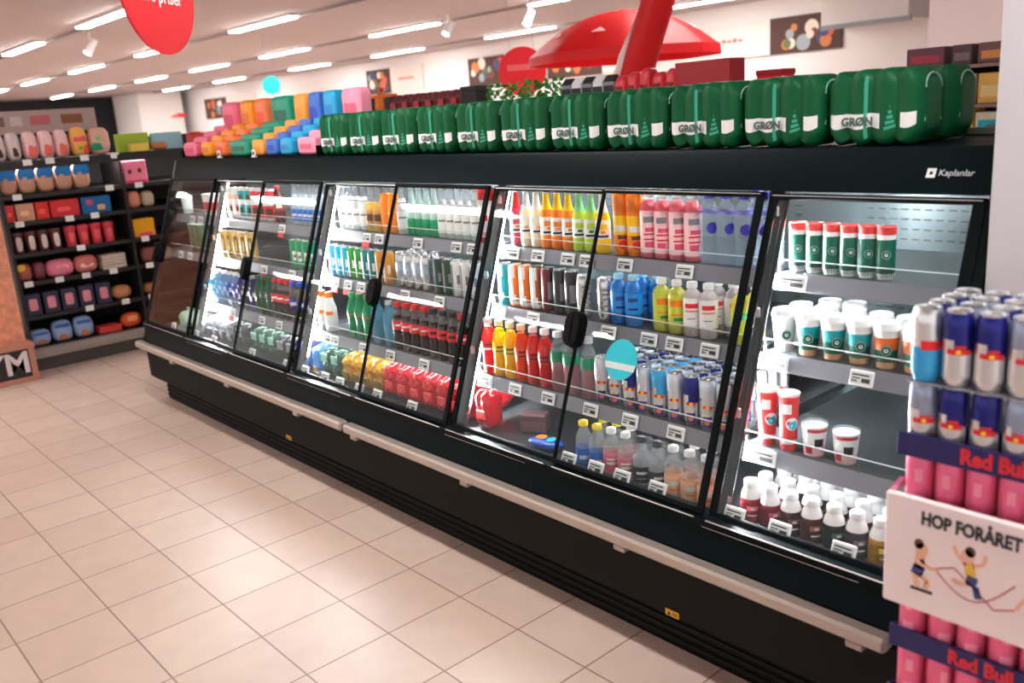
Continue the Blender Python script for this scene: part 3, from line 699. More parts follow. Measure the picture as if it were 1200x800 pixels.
# bay 2
row('orange sleek can', 'juice_can', 'tall orange juice can', 'juice can', 'top', 2, [1.80, 1.857])
row('pink bottle', 'juice_bottle', 'pink bottle with white cap', 'juice bottle', 'top', 2, lin(1.916, 2.09, 4), rz=.55)
row('purple water', 'water_bottle', 'clear water bottle with violet cap', 'water bottle', 'top', 2, lin(2.15, 2.334, 4), rz=.55)
row('purple water', 'water_bottle', 'violet capped bottle', 'water bottle', 'top', 2, [2.275, 2.336], .062, 'second row, ', rz=.55)
row('silver tall can', 'soda_can', 'silver can with grey print', 'soda can', 'mid', 2, [1.79])
row('blue bottle', 'sports_drink_bottle', 'bright blue sports drink bottle', 'sports drink', 'mid', 2, [1.85, 1.911])
row('blue bottle', 'sports_drink_bottle', 'bright blue sports drink bottle', 'sports drink', 'mid', 2, [1.90, 1.96], .062, 'second row, ')
row('yellow juice', 'juice_bottle', 'yellow juice bottle with orange label', 'juice bottle', 'mid', 2, [2.026, 2.085])
row('clear red print', 'water_bottle', 'red printed bottle', 'water bottle', 'mid', 2, [2.144, 2.203])
row('clear red print', 'water_bottle', 'red printed bottle', 'water bottle', 'mid', 2, [2.19, 2.25], .062, 'second row, ')
row('yellow bottle', 'juice_bottle', 'bright yellow bottle with mint label', 'juice bottle', 'mid', 2, [2.315])
row('yellow bottle', 'juice_bottle', 'bright yellow bottle with mint label', 'juice bottle', 'mid', 2, [2.325], .062, 'second row, ')
xs = lin(1.845, 2.325, 9)
kinds = ['energy silver', 'energy silver', 'energy blue silver', 'energy silver', 'energy cyan', 'energy silver', 'energy blue silver', 'energy silver', 'energy silver']
nm = {'energy silver': 'silver energy drink can', 'energy blue silver': 'navy and silver energy can', 'energy cyan': 'sky blue and silver energy can', 'energy red': 'pale red and silver energy can'}
for rr in range(6):
    for kd in dict.fromkeys(kinds):
        row(kd, 'energy_drink_can', nm[kd], 'energy drink', 'low', 2, [x for x, k2 in zip(xs, kinds) if k2 == kd], .0565 * rr, (ORD[rr] + ' row, '), rz=.35, yoff=.038)
row('blue water', 'water_bottle', 'blue bottle with yellow cap', 'water bottle', 'deck', 2, [1.81, 1.871], rown='front row, ')
row('yellow water', 'water_bottle', 'olive bottle with yellow cap', 'water bottle', 'deck', 2, [1.842, 1.902], .062, 'second row, ')
row('pink water', 'water_bottle', 'pink bottle with white cap', 'water bottle', 'deck', 2, [1.932, 1.993], rown='front row, ')
row('pink water', 'water_bottle', 'pink bottle with white cap', 'water bottle', 'deck', 2, [1.963], .062, 'second row, ')
row('black label water', 'water_bottle', 'clear bottle with black label', 'water bottle', 'deck', 2, [2.056, 2.119], rown='front row, ')
row('black label water', 'water_bottle', 'clear bottle with black label', 'water bottle', 'deck', 2, [2.03, 2.092, 2.154], .062, 'second row, ')
row('peach water', 'water_bottle', 'peach bottle with white cap', 'water bottle', 'deck', 2, [2.181, 2.242, 2.303], rown='front row, ')
row('peach water', 'water_bottle', 'peach bottle with white cap', 'water bottle', 'deck', 2, [2.215, 2.277], .062, 'second row, ')
# bay 3
for key, d, xs in (('red pink', 'raspberry red drink bottle', [1.285]), ('white', 'white cream drink bottle', [1.34, 1.394]), ('yellow', 'yellow fruit drink bottle', [1.448, 1.502, 1.556]), ('green yellow', 'green and yellow drink bottle', [1.61, 1.664]), ('white yellow', 'white and yellow drink bottle', [1.718])):
    row('label ' + key, 'fruit_drink_bottle', d, 'fruit drink', 'top', 3, xs)
for key, d, xs in (('blue white', 'blue and white tall can', [1.285]), ('orange white', 'orange and white tall can', [1.345, 1.403]), ('rust orange', 'rust orange tall can', [1.461]), ('black red', 'dark maroon tall can', [1.52]), ('black', 'black tall can', [1.578, 1.636])):
    row('tall ' + key, 'soda_can', d, 'soda can', 'mid', 3, xs)
row('silver tall can', 'soda_can', 'silver can with grey print', 'soda can', 'mid', 3, [1.694])
for key, d, xs in (('soda red white', 'red and white soda bottle', [1.275]), ('soda yellow', 'bright yellow soda bottle', [1.336, 1.397]), ('soda orange red', 'orange red soda bottle', [1.458]), ('soda red', 'red soda bottle with white cap', [1.519, 1.58]), ('green label water', 'clear bottle with green label', [1.641, 1.702])):
    row(key, 'soda_bottle', d, 'soda bottle', 'low', 3, xs)
row('green label water', 'soda_bottle', 'clear bottle with green label', 'soda bottle', 'low', 2, [1.785])
# bay 4
row('green glass', 'soda_bottle', 'clear glass bottle with green drink', 'soda bottle', 'top', 4, lin(.622, .782, 4))
row('clear glass', 'soda_bottle', 'white lemonade bottle', 'soda bottle', 'top', 4, lin(.836, 1.049, 5))
row('red white can', 'soda_can', 'tall red and white can', 'soda can', 'top', 4, [1.103, 1.158])
row('silver plain can', 'soda_can', 'plain silver can', 'soda can', 'mid', 4, lin(.62, .80, 4))
row('silver plain can', 'soda_can', 'plain silver can', 'soda can', 'mid', 4, lin(.62, .78, 3), .06, 'second row, ')
row('sleek dark green', 'soda_can', 'dark green slim can', 'soda can', 'mid', 4, [.885, .942])
row('sleek white', 'soda_can', 'white slim can', 'soda can', 'mid', 4, [1.0, 1.057, 1.114])
row('aqua water', 'water_bottle', 'pale aqua water bottle', 'water bottle', 'low', 4, [.622])
row('cola red cap', 'cola_bottle', 'cola bottle with red cap', 'cola bottle', 'low', 4, lin(.688, .874, 4))
row('cola red cap', 'cola_bottle', 'cola bottle with red cap', 'cola bottle', 'low', 4, lin(.72, .905, 4), .062, 'second row, ')
row('cola black cap', 'cola_bottle', 'cola bottle with black cap', 'cola bottle', 'low', 4, lin(.936, 1.06, 3))
row('cola red cap', 'cola_bottle', 'red capped cola bottle beside the post', 'cola bottle', 'low', 4, [1.122])
# bay 5
row('clear glass', 'soda_bottle', 'clear lemonade bottle', 'soda bottle', 'top', 5, lin(.065, .245, 4))
row('amber label', 'soda_bottle', 'bottle with amber label', 'soda bottle', 'top', 5, [.306, .365])
row('orange bottle', 'juice_bottle', 'bright orange juice bottle', 'juice bottle', 'top', 5, [.427, .486])
row('clear glass', 'soda_bottle', 'clear lemonade bottle beside the divider', 'soda bottle', 'top', 5, [.545])
for key, d, xs in (('light blue', 'light blue slim can', [.06]), ('cyan', 'cyan slim can', [.117, .174]), ('green', 'grass green slim can', [.231, .288]), ('teal', 'teal slim can', [.345, .402]), ('gold', 'golden slim can', [.459, .516])):
    row('sleek ' + key, 'soda_can', d, 'soda can', 'mid', 5, xs)
row('white bottle', 'yoghurt_drink_bottle', 'white bottle with orange cap', 'yoghurt drink', 'low', 5, [.06, .125])
row('lemon bottle', 'soda_bottle', 'green soda bottle', 'soda bottle', 'low', 5, lin(.33, .456, 3))
row('aqua water', 'water_bottle', 'pale aqua water bottle', 'water bottle', 'low', 5, [.525])
# bay 6
row('brown red bottle', 'soda_bottle', 'dull red brown bottle', 'soda bottle', 'top', 6, [-.585], rz=.8)
row('blue label glass', 'water_bottle', 'clear bottle with blue label', 'water bottle', 'top', 6, lin(-.40, -.075, 7))
row('green can', 'soda_can', 'vivid green can', 'soda can', 'mid', 6, lin(-.315, -.125, 4))
row('forest bottle', 'soda_bottle', 'forest green soda bottle', 'soda bottle', 'low', 6, lin(-.59, -.466, 3))
row('cola red cap', 'cola_bottle', 'cola bottle with red cap', 'cola bottle', 'low', 6, lin(-.402, -.278, 3))
row('blue cap cola', 'cola_bottle', 'cola bottle with blue cap', 'cola bottle', 'low', 6, lin(-.216, -.075, 3))
# bay 7
row('white pot stack', 'dessert_pot', 'white and salmon stacked pots', 'dessert pot', 'top', 7, [-1.145, -1.07], yoff=.044)
row('green pot stack', 'dessert_pot', 'white and teal stacked pots', 'dessert pot', 'top', 7, [-.995, -.92], yoff=.044)
row('pot stack', 'dessert_pot', 'white and red stacked pots', 'dessert pot', 'top', 7, [-.845, -.77, -.695], yoff=.044)
row('gold can', 'soda_can', 'gold tall can', 'soda can', 'mid', 7, lin(-1.135, -.80, 5))
for i, n in enumerate(('cyan', 'sky', 'sky', 'blue', 'blue', 'navy', 'navy')):
    pass
row('water cyan', 'water_bottle', 'water bottle with cyan label', 'water bottle', 'low', 7, [-1.145])
row('water sky', 'water_bottle', 'water bottle with pale blue label', 'water bottle', 'low', 7, [-1.075, -1.005])
row('water blue', 'water_bottle', 'water bottle with blue label', 'water bottle', 'low', 7, [-.935, -.865])
row('water navy', 'water_bottle', 'dark navy water bottle', 'water bottle', 'low', 7, [-.795, -.725, -.66])
# bay 8
row('white red cup', 'noodle_cup', 'white cup with red band', 'cup', 'top', 8, [-1.50, -1.42], yoff=.05)
row('milk cup', 'milk_cup', 'small plain white cup', 'cup', 'top', 8, [-1.80])

# ------------------------------------------------------------------ cyan round sticker on the glass and deck packs
stk = thing('round_sticker', 'round cyan sticker with a white band on the glass door', 'sticker', (0, 0, 0))
T = lambda x, s, d: DS(1.966 + x, .372 + s, d)
m = MB(); n = 28; R_ = .064
m.prism([(R_ * math.cos(2 * PI * i / n), R_ * math.sin(2 * PI * i / n)) for i in range(n)], -.0025, -.001, C('cyan sticker', (20, 205, 225), .4), 'Z', T)
o = obj('disc', m, stk)
m = MB(); m.prism([(-.058, -.032), (.058, -.032), (.0625, -.012), (-.0625, -.012)], -.001, -.0004, W, 'Z', T); obj('band', m, stk)

def pack_kind(key, w, d, h, m, band=None, k=4, lobes=(2, 0, 2), amp=.08, wr=.03, res=(12, 8, 10)):
    b = MB().lump(w, d, h, m, k, lobes, amp, res, wr)
    parts = [('wrapper', b.mesh('wrapper'), [])]
    if band:
        (u0, u1, v0, v1, mm) = band
        q = MB().rbox(u0 * w, u1 * w, -d / 2 - .001, -d / 2 + .01, v0 * h, v1 * h, mm, .002)
        parts.append(('label', q.mesh('label'), []))
    KIND[key] = parts
GL = dict(rough=.22, coat=.5)
pack_kind('red multipack', .082, .30, .175, C('red wrap', (225, 20, 35), .22, coat=.5), (-.28, .3, .3, .5, C('red print', (245, 90, 90), .3)), wr=.05)
pack_kind('red short pack', .082, .09, .165, MATS['red wrap'], (-.28, .3, .3, .5, MATS['red print']), wr=.05)
pack_kind('yellow multipack', .076, .30, .155, C('yellow wrap', (225, 160, 10), .25, coat=.5), (-.3, .3, .2, .45, C('olive print b', (130, 120, 30), .3)), wr=.05)
pack_kind('green multipack', .080, .30, .155, C('bottle green wrap', (10, 85, 60), .25, coat=.5), (-.3, .3, .55, .8, C('pale green print', (150, 215, 190), .3)), wr=.05)
pack_kind('blue multipack', .080, .30, .16, C('sky wrap', (60, 150, 230), .25, coat=.5), (-.3, .3, .12, .3, C('orange print b', (235, 150, 40), .3)), wr=.05)
pack_kind('white multipack', .080, .30, .15, C('white wrap', (215, 220, 235), .25, coat=.5), (-.3, .3, .1, .5, C('dark print', (60, 45, 55), .3)), wr=.05)
pack_kind('dark multipack', .080, .30, .15, C('dark wrap', (35, 45, 45), .25, coat=.5), (-.3, .3, .5, .8, C('grey print b', (150, 150, 160), .3)), wr=.05)
pack_kind('violet multipack', .080, .30, .15, C('violet wrap', (110, 105, 175), .25, coat=.5), (-.3, .3, .1, .5, C('indigo print', (55, 55, 120), .3)), wr=.05)
def packs(key, desc, cat, bay, xs, dy=0):
    row(key, 'drink_multipack', desc, cat, 'deck', bay, xs, dy, rz=0, yoff=.170)
z0_, y0_ = SHZ['deck']
rnd0 = random.uniform
random.uniform = lambda a, b: 0.0
packs('red multipack', 'shiny red wrapped multipack', 'multipack', 4, lin(.678, 1.14, 6))
packs('yellow multipack', 'yellow wrapped multipack', 'multipack', 5, [.332, .418, .504])
packs('yellow multipack', 'yellow wrapped multipack beside the divider', 'multipack', 4, [.59])
packs('green multipack', 'dark green wrapped multipack', 'multipack', 5, [.152, .2415])
packs('blue multipack', 'sky blue wrapped multipack beside the post', 'multipack', 5, [.0625])
row('red short pack', 'drink_multipack', 'red wrapped multipack beside the post', 'multipack', 'deck', 3, [1.285], 0, rz=0, yoff=.07)
packs('white multipack', 'white wrapped multipack', 'multipack', 7, [-1.13, -1.035, -.94])
packs('dark multipack', 'dark wrapped multipack', 'multipack', 7, [-.845, -.75])
packs('green multipack', 'dark green wrapped multipack', 'multipack', 6, [-.57, -.475, -.38])
packs('dark multipack', 'dark wrapped multipack', 'multipack', 6, [-.285, -.19])
packs('violet multipack', 'violet wrapped multipack beside the post', 'multipack', 6, [-.095])
random.uniform = rnd0
t = thing('candy_pack', 'small blue and orange snack pack lying on the dark empty deck', 'snack pack', (1.60, 1.56, .468), .1)
obj('wrapper', MB().lump(.14, .075, .035, C('candy blue', (25, 80, 190), .25), 2.6, (0, 0, 0), 0, (12, 8, 6), .03), t)
obj('print', MB().lump(.04, .04, .006, C('candy orange', (245, 140, 40), .3), 2.6, z0=.0335, cx=-.02, res=(6, 6, 3)), t); obj('end_print', MB().lump(.03, .045, .006, C('candy cyan', (40, 190, 240), .3), 2.6, z0=.0325, cx=.028, res=(6, 6, 3)), t)
t = thing('leaflet_box', 'small dull pink box standing in the dark empty deck', 'box', (1.44, 1.66, .466), .5)
obj('carton', MB().rbox(-.05, .05, -.03, .03, 0, .07, C('dull pink', (135, 95, 95), .6), .004), t); obj('flap', MB().box(-.046, .046, -.0315, -.03, .045, .066, C('dull pink b', (110, 75, 78), .6)), t)
# left end bay goods
t = thing('pot_pack', 'pack of mottled green pots on second shelf of left end bay', 'pots', (-1.60, 1.735, .927))
for i in range(3):
    for j in range(2): obj('pot', MB().lathe([(.026, 0), (.032, .07), (.034, .072), (.034, .078)], C('sage', (95, 110, 80), .5, noise=(60, .5)), 16, (i - 1) * .07, 0, j * .0785), t)
for i, (x, c, n) in enumerate(((-1.62, (165, 205, 165), 'pale green'), (-1.43, (205, 215, 205), 'white'))):
    t = thing('salad_bag', f'{n} puffy salad bag on the bottom deck of left end bay', 'salad bag', (x, 1.62, .467))
    obj('bag', MB().lump(.16, .14, .10, C('bag ' + n, c, .35, noise=(30, .25)), 2.6, (0, 0, 0), 0, (14, 10, 8), .04), t)
    obj('seal', MB().rbox(-.06, .06, -.004, .004, .095, .115, C('bag seal ' + n, tuple(int(v * .85) for v in c), .35), .003), t)

# ------------------------------------------------------------------ on top of the cabinet
HT = 1.4732
PKG = C('pack green', (0, 84, 46), .5, spec=.25); PKT = C('pack teal strip', (50, 160, 130), .35); PKD = C('pack dark gap', (8, 80, 45), .35)
def gsurf(w, d, h):
    def P(u, v):       # front skin, same shape as the lobed pack
        x, z = 2 * u - 1, 2 * v - 1; k = 7; y = -1
        s_ = 1 / ((abs(x) ** k + 1 + abs(z) ** k) ** (1 / k))
        f = 1 - .15 * (1 - abs(math.sin(PI * 4 * (x + 1) / 2)))
        return (x * s_ * w / 2, -s_ * f * d / 2 - .0012, (z * s_ * f + 1) * h / 2)
    return P
GW, GD, GH = .257, .15, .192
b = MB().lump(GW, GD, GH, PKG, 7, (4, 0, 0), .15, (48, 8, 12))
P = gsurf(GW, GD, GH)
lb = MB().patch(lambda u, v: P(.03 + .57 * u, .22 + .20 * v), 16, 3, W)
lb2 = MB().patch(lambda u, v: P(.80 + .18 * u, .22 + .20 * v), 6, 3, W)
sp = MB().patch(lambda u, v: P(.43 + .035 * u, .05 + .9 * v), 2, 10, PKT)
tr_ = MB()
for i in range(5): tr_.patch(lambda u, v, i=i: P(.695 - .05 + .012 * i + (.10 - .024 * i) * u, .20 + .07 * i + .045 * v), 4, 1, PKT)
crn = MB()
for zc in (.3, .72):
    n0 = len(crn.v)
    crn.tube([(GW / 2 * .985 - .004 * math.sin(PI * i / 8), .045 * math.cos(PI * i / 8) , zc * GH + .035 * math.sin(PI * i / 8)) for i in range(9)], .0022, C('pale arc', (150, 190, 180), .4), 5)
GM = [(n_, x.mesh(n_)) for n_, x in (('wrapper', b), ('label', lb), ('label', lb2), ('seam_strip', sp), ('tree_print', tr_), ('end_fold', crn))]
gtxt = text_mesh('GRØN', .029, C('label grey ink', (70, 95, 90), .5), bold=.0012)
for i in range(12):
    if i < 11: x, y = .012 + .265 * i - .03, 1.872; lab = f'green shrink-wrapped roll pack with GRØN label, {ORD[i]} from left along the fridge top'
    else: x, y = .012 + .265 * 10 - .03 + .01, 2.05; lab = 'green shrink-wrapped roll pack behind the rightmost front one on fridge top'
    t = thing('green_roll_pack', lab, 'roll pack', (x, y, HT), random.uniform(-.02, .02), 'green packs along the fridge top')
    for n_, me in GM:
        if i == 11 and n_ in ('label', 'tree_print', 'seam_strip'): continue
        o = obj(n_, me, t)
        if n_ == 'label' and me is GM[1][1] and i < 11:
            q = obj('lettering', gtxt, o, (-.034, -GD / 2 - .0015, .32 * GH), (PI / 2, 0, 0))
t = thing('steel_tray', 'flat steel tray lying on the fridge top right end', 'tray', (2.80, 2.27, HT))
obj('base', MB().rbox(-.1, .1, -.09, .09, 0, .006, ALU, .002), t); obj('rim', MB().box(-.1, .1, -.09, -.086, .006, .02, ALU).box(-.1, .1, .086, .09, .006, .02, ALU), t)
# coloured soap / candy packs in file towards the back
FILES = [(-1.74, .20, 'pink', (240, 110, 140), (225, 60, 110)), (-1.50, .15, 'amber', (245, 155, 20), (230, 120, 10)), (-1.31, .15, 'coral orange', (250, 125, 70), (240, 80, 30)), (-1.06, .24, 'teal green', (5, 150, 120), (0, 100, 75)),
         (-.835, .13, 'apricot', (250, 165, 70), (250, 150, 20)), (-.675, .13, 'royal blue', (60, 110, 200), (20, 70, 190)), (-.515, .13, 'azure', (30, 165, 215), (20, 130, 200)), (-.30, .19, 'rose pink', (250, 150, 175), (235, 90, 120))]
RY = [1.812, 1.882, 1.952, 2.022, 2.092]; RZ = [.006, .036, .066, .096, .118]
rs = thing('display_riser', 'black stepped riser carrying the coloured packs on the fridge top', 'riser', (0, 0, HT))
for k in range(5): obj('step', MB().rbox(-1.86, -.20, RY[k] + .001, (RY[k + 1] if k < 4 else 2.19) - .001, 0, RZ[k], BLACK, .002), rs)
obj('side_panel', MB().box(-.2, -.195, 1.812, 2.19, 0, .05, BLACK), rs); obj('side_panel', MB().box(-1.865, -1.86, 1.812, 2.19, 0, .05, BLACK), rs)
for x, wd, nm_, c, c2 in FILES:
    ma, mb_ = C('file ' + nm_, c, .4), C('file print ' + nm_, c2, .4)
    def pillow(w, d, h):
        b = MB().lump(w, d, h, ma, 6, (0, 0, 0), 0, (10, 8, 8), .015)
        q = MB().rbox(-w * .32, w * .32, -d / 2 - .001, -d / 2 + .004, h * .3, h * .62, mb_, .002)
        e = MB().rbox(-w * .3, w * .3, -d * .3, d * .3, h - .004, h + .001, mb_, .002)
        return [('wrapper', b.mesh('wrapper')), ('print', q.mesh('print'))]
    low, tall = pillow(wd - .012, .066, .085), pillow(wd - .012, .085, .20)
    for k in range(4):
        t = thing('soap_pack', f'{nm_} pack, {ORD[k]} from the front of its file on the fridge top', 'soap pack', (x, RY[k] + .034, HT + RZ[k] + .001), 0, f'{nm_} file of packs')
        for n_, me in low[:(2 if k == 0 else 1)]: obj(n_, me, t)
    t = thing('upright_pack', f'tall {nm_} pack standing at the back of its file on the fridge top', 'soap pack', (x, RY[4] + .045, HT + RZ[4] + .001), 0, 'tall packs at the back of the files')
    for n_, me in tall: obj(n_, me, t)
t = thing('price_card', 'small white price card in front of the green packs, left', 'price card', (-.84, 1.793, HT)); obj('card', MB().rbox(-.02, .02, 0, .004, .004, .04, W, .002), t); obj('print', MB().box(-.012, .012, -.001, 0, .012, .03, DGREY), t); obj('foot', MB().box(-.02, .02, -.005, .012, 0, .004, W), t)
t = thing('price_card', 'small white price card in front of the coral orange packs', 'price card', (-1.27, 1.79, HT)); obj('card', MB().rbox(-.02, .02, 0, .004, .004, .04, W, .002), t); obj('print', MB().box(-.012, .012, -.001, 0, .012, .03, DGREY), t); obj('foot', MB().box(-.02, .02, -.005, .012, 0, .004, W), t)

# ------------------------------------------------------------------ energy drink display stand in the foreground
SX0, SY0 = 3.065, 1.10
PEH = .128
STP = [p_band(-.7, .8, .45, .52, RED), p_band(-.2, .5, .53, .57, RED), p_disc(.05, .49, .004, YEL, .0013)]
can('stand energy', .0262, .135, quad(NAVY, SILVER, .135), prints=STP)
can('stand silver', .0262, .135, quad(C('steel blue can', (150, 160, 185), .25, metal=.5), SILVER, .135), prints=STP)
can('stand cyan', .0262, .135, lambda t, z: C('sky blue can', (60, 170, 230)) if z < .07 else SILVER, prints=[p_band(-.6, .7, .45, .58, RED)])
PKC = C('pink can', (240, 105, 145), .28, metal=.25)
can('stand pink', .0262, PEH, lambda t, z: PKC if math.cos(t + PI / 2 - .6) > -.35 else C('deep pink can', (190, 40, 95), .28, metal=.25), prints=[p_band(-.45, .35, .18, .42, C('pink print', (250, 150, 180), .3)), p_band(-.3, .2, .62, .82, C('pink print', (250, 150, 180)))])
TRAYB = C('tray blue', (20, 17, 88), .4); TRAYN = C('tray inside', (14, 12, 55), .5); TRED = C('tray red letters', (215, 30, 50), .45)
rbt = text_mesh('Red Bull', .036, TRED, bold=.0016)
def tray(z, lab, letters=True, deep=4):
    t = thing('can_tray', lab, 'tray', (SX0, SY0, z), 0, 'blue trays of the display stand')
    w_, d_ = .335, .23
    obj('base', MB().box(0, w_, 0, d_, 0, .004, TRAYN), t)
    fw = obj('front_wall', MB().rbox(-.003, w_, -.004, 0, 0, .045, TRAYB, .001), t)
    if letters: obj('lettering', rbt, fw, (.168, -.0046, .022), (PI / 2, 0, 0)).scale = (.95, 1.1, 1)
    obj('side_wall', MB().prism([(0, 0), (d_, 0), (d_, .028), (.04, .028), (0, .045)], -.003, 0, TRAYB), t)
    obj('side_wall', MB().prism([(0, 0), (d_, 0), (d_, .028), (.04, .028), (0, .045)], w_, w_ + .003, TRAYB), t)
    obj('back_wall', MB().box(0, w_, d_, d_ + .003, 0, .03, TRAYB), t)
base = thing('display_plinth', 'blue cardboard plinth carrying the trays of pink cans', 'plinth', (SX0, SY0, 0))
obj('panel', MB().rbox(0, .335, 0, .23, .05, .4238, TRAYB, .003), base); obj('foot', MB().box(.02, .315, .02, .21, 0, .05, TRAYN), base)
TZ = [.292 + .1335 * i for i in range(6)]
TN = ['', 'lowest', 'second lowest', 'hidden behind sign', 'just below the top tray', 'topmost']
def standrow(key, desc, cat, z, level, cols, rows_, name='energy_drink_can'):
    for j in rows_:
        for i in cols:
            place(key(i, j) if callable(key) else key, name, f'{desc(i, j) if callable(desc) else desc}, {ORD[i]} from left, {ORD[j]} row, {level}', cat, (SX0 + .0295 + .0545 * i, SY0 + .030 + .0545 * j, z), .4 + random.uniform(-.4, .4), 'cans on the display stand')
LV = ['', 'lowest stand layer', 'layer below the sign', 'layer behind the sign', 'layer under top tray']
for k in range(1, 5):
    tray(TZ[k], f'blue tray of pink cans, {TN[k]} on the stand')
    cols = range(6)
    for j in range(4):
        standrow('stand pink', 'pink energy can', 'energy drink', TZ[k] + .0045, LV[k], cols if j == 0 else [0], [j])
tray(TZ[5], 'blue lettered tray of silver cans, topmost on the stand')
sil = lambda i, j: 'stand silver' if (i + j) % 3 == 0 else 'stand energy'
sild = lambda i, j: 'steel blue energy can' if (i + j) % 3 == 0 else 'navy silver energy can'
for j in range(4): standrow(sil, sild, 'energy drink', TZ[5] + .0045, 'lower silver layer', range(6) if j == 0 else [0, 5] if j == 3 else [0], [j])
zt = TZ[5] + .0045 + .1355
obj_sheet = thing('card_sheet', 'thin grey card sheet between the two silver can layers of stand', 'card sheet', (SX0, SY0, zt), me=MB().box(.005, .333, .004, .226, 0, .0015, GREY))
sk = lambda i, j: ['stand cyan', 'stand energy', 'stand energy', 'stand silver', 'stand energy', 'stand silver'][(i + 2 * j) % 6]
skd = lambda i, j: {'stand cyan': 'sky blue energy can', 'stand energy': 'navy silver energy can', 'stand silver': 'steel blue energy can'}[sk(i, j)]
standrow(sk, skd, 'energy drink', zt + .0018, 'upper silver layer', range(6), range(4))
# white sign card
SGN = thing('promotion_sign', 'white sign card reading HOP FORÅRET with jumping cartoon figures', 'sign', (SX0 - .01, SY0 - .012, .664))
SW, SH = .36, .226
obj('card', MB().rbox(0, SW, -.012, 0, 0, SH, C('sign card', (240, 222, 222), .55), .003), SGN)
q = obj('lettering', text_mesh('HOP FORÅRET', .035, INK, bold=.0014), SGN, (.153, -.0128, .190), (PI / 2, 0, 0)); q.scale = (.74, 1, 1)
obj('fold', MB().prism([(0, SH), (.04, SH + .012), (.06, SH)], .002, .012, C('pink fold', (225, 110, 150), .5)), SGN)
def drawing(name, strokes):
    m = MB()
    for pts, r, mm in strokes:
        if len(pts) == 1:
            (x, z) = pts[0]; n = 12
            m.prism([(x + r * math.cos(2 * PI * i / n), z + r * 1.15 * math.sin(2 * PI * i / n)) for i in range(n)], -.0128, -.0121, mm, 'Y', lambda a, b, c: (a, b, c))
        else:
            for (x0, z0), (x1, z1) in zip(pts, pts[1:]):
                d = math.hypot(x1 - x0, z1 - z0); nx, nz = -(z1 - z0) / d * r, (x1 - x0) / d * r
                m.prism([(x0 + nx, z0 + nz), (x0 - nx, z0 - nz), (x1 - nx, z1 - nz), (x1 + nx, z1 + nz)], -.0127, -.0121, mm, 'Y')
    obj(name, m.mesh(name, False), SGN)
SK = C('drawn skin', (235, 180, 150), .6); HR = C('drawn hair', (90, 60, 45), .6); SHT = C('drawn shorts', (60, 65, 130), .6); RPE = C('drawn rope', (190, 110, 110), .6); YLW = C('drawn shirt', (235, 180, 80), .6)
drawing('figure_drawing', [([(.072, .128)], .012, SK), ([(.066, .138)], .009, HR), ([(.07, .118), (.068, .088)], .009, SK), ([(.07, .108), (.088, .094), (.104, .10)], .0035, SK), ([(.056, .088), (.076, .082)], .011, SHT), ([(.07, .078), (.086, .066), (.08, .05)], .0055, SK), ([(.06, .078), (.064, .06), (.066, .048)], .0055, SK), ([(.054, .046), (.094, .046)], .003, INK)])
drawing('figure_drawing', [([(.152, .142)], .012, SK), ([(.156, .152)], .009, HR), ([(.154, .132), (.16, .104)], .009, YLW), ([(.15, .126), (.134, .14), (.128, .156)], .0035, SK), ([(.162, .126), (.18, .136), (.182, .154)], .0035, SK), ([(.152, .098), (.17, .094)], .010, SHT), ([(.156, .09), (.138, .084), (.128, .09)], .005, SK), ([(.168, .088), (.174, .066)], .006, SHT)])
rp = [(.10 + .012 * i, .094 - .046 * math.sin(PI * i / 11) + (.02 * i / 11)) for i in range(12)]
drawing('rope_drawing', [(rp, .0016, RPE), ([(.10, .10), (.13, .112), (.165, .085), (.2, .055), (.235, .068)], .0016, RPE)])
drawing('figure_drawing', [([(.262, .128)], .012, SK), ([(.266, .137)], .009, HR), ([(.262, .116), (.264, .086)], .009, C('drawn maroon', (120, 40, 60), .6)), ([(.26, .104), (.246, .09), (.236, .07)], .0035, SK), ([(.256, .08), (.274, .08)], .010, SHT), ([(.26, .072), (.256, .046)], .0055, SK), ([(.272, .072), (.274, .046)], .0055, SK)])

# ------------------------------------------------------------------ the open chiller on the far left
GX = -3.32
gz = [1.51, 1.275, 1.085, .86, .65, .40]
go = thing('open_chiller', 'open-fronted dark chiller with shelves of packs beyond the left end', 'chiller', (GX - .4, 2.0, 0))
GB = C('chiller black', (38, 32, 34), .5); GG = C('chiller grey', (165, 158, 150), .4, metal=.3)
def gpart(n, mb, lab=None): 
    o = obj(n, mb, go, (-(GX - .4), -2.0, 0), label=lab); return o
Y0, Y1 = 1.07, 3.05
gpart('base', MB().prism([(GX - .03, .0), (GX - .015, .11), (GX - .9, .11), (GX - .9, 0)], Y0, Y1, C('chiller base', (75, 72, 68), .45), 'Y', lambda a, b, c: (a, b, c)))
gpart('bumper', MB().prism([(GX + .012, .10), (GX + .018, .135), (GX - .01, .165), (GX - .06, .165), (GX - .06, .10)], Y0, Y1, GG, 'Y'), 'pale grey curved bumper')
gpart('back_panel', MB().box(GX - .9, GX - .86, Y0, Y1, .1, 1.62, GB))
gpart('end_panel', MB().box(GX - .88, GX - .03, Y0, Y0 + .02, .1, 1.56, GB)); gpart('end_panel', MB().box(GX - .88, GX - .03, Y1 - .02, Y1, .1, 1.56, GB))
gpart('upright', MB().box(GX - .5, GX - .06, 1.925, 1.945, .165, 1.5, GB))
gpart('sign_board', MB().rbox(GX - .60, GX - .57, 1.12, 1.98, 1.70, 1.87, C('sign board', (190, 165, 160), .6), .004), 'faded pinkish header sign')
gpart('sign_post', MB().box(GX - .60, GX - .58, 1.15, 1.17, 1.5, 1.70, GB)); gpart('sign_post', MB().box(GX - .60, GX - .58, 1.92, 1.94, 1.5, 1.70, GB))
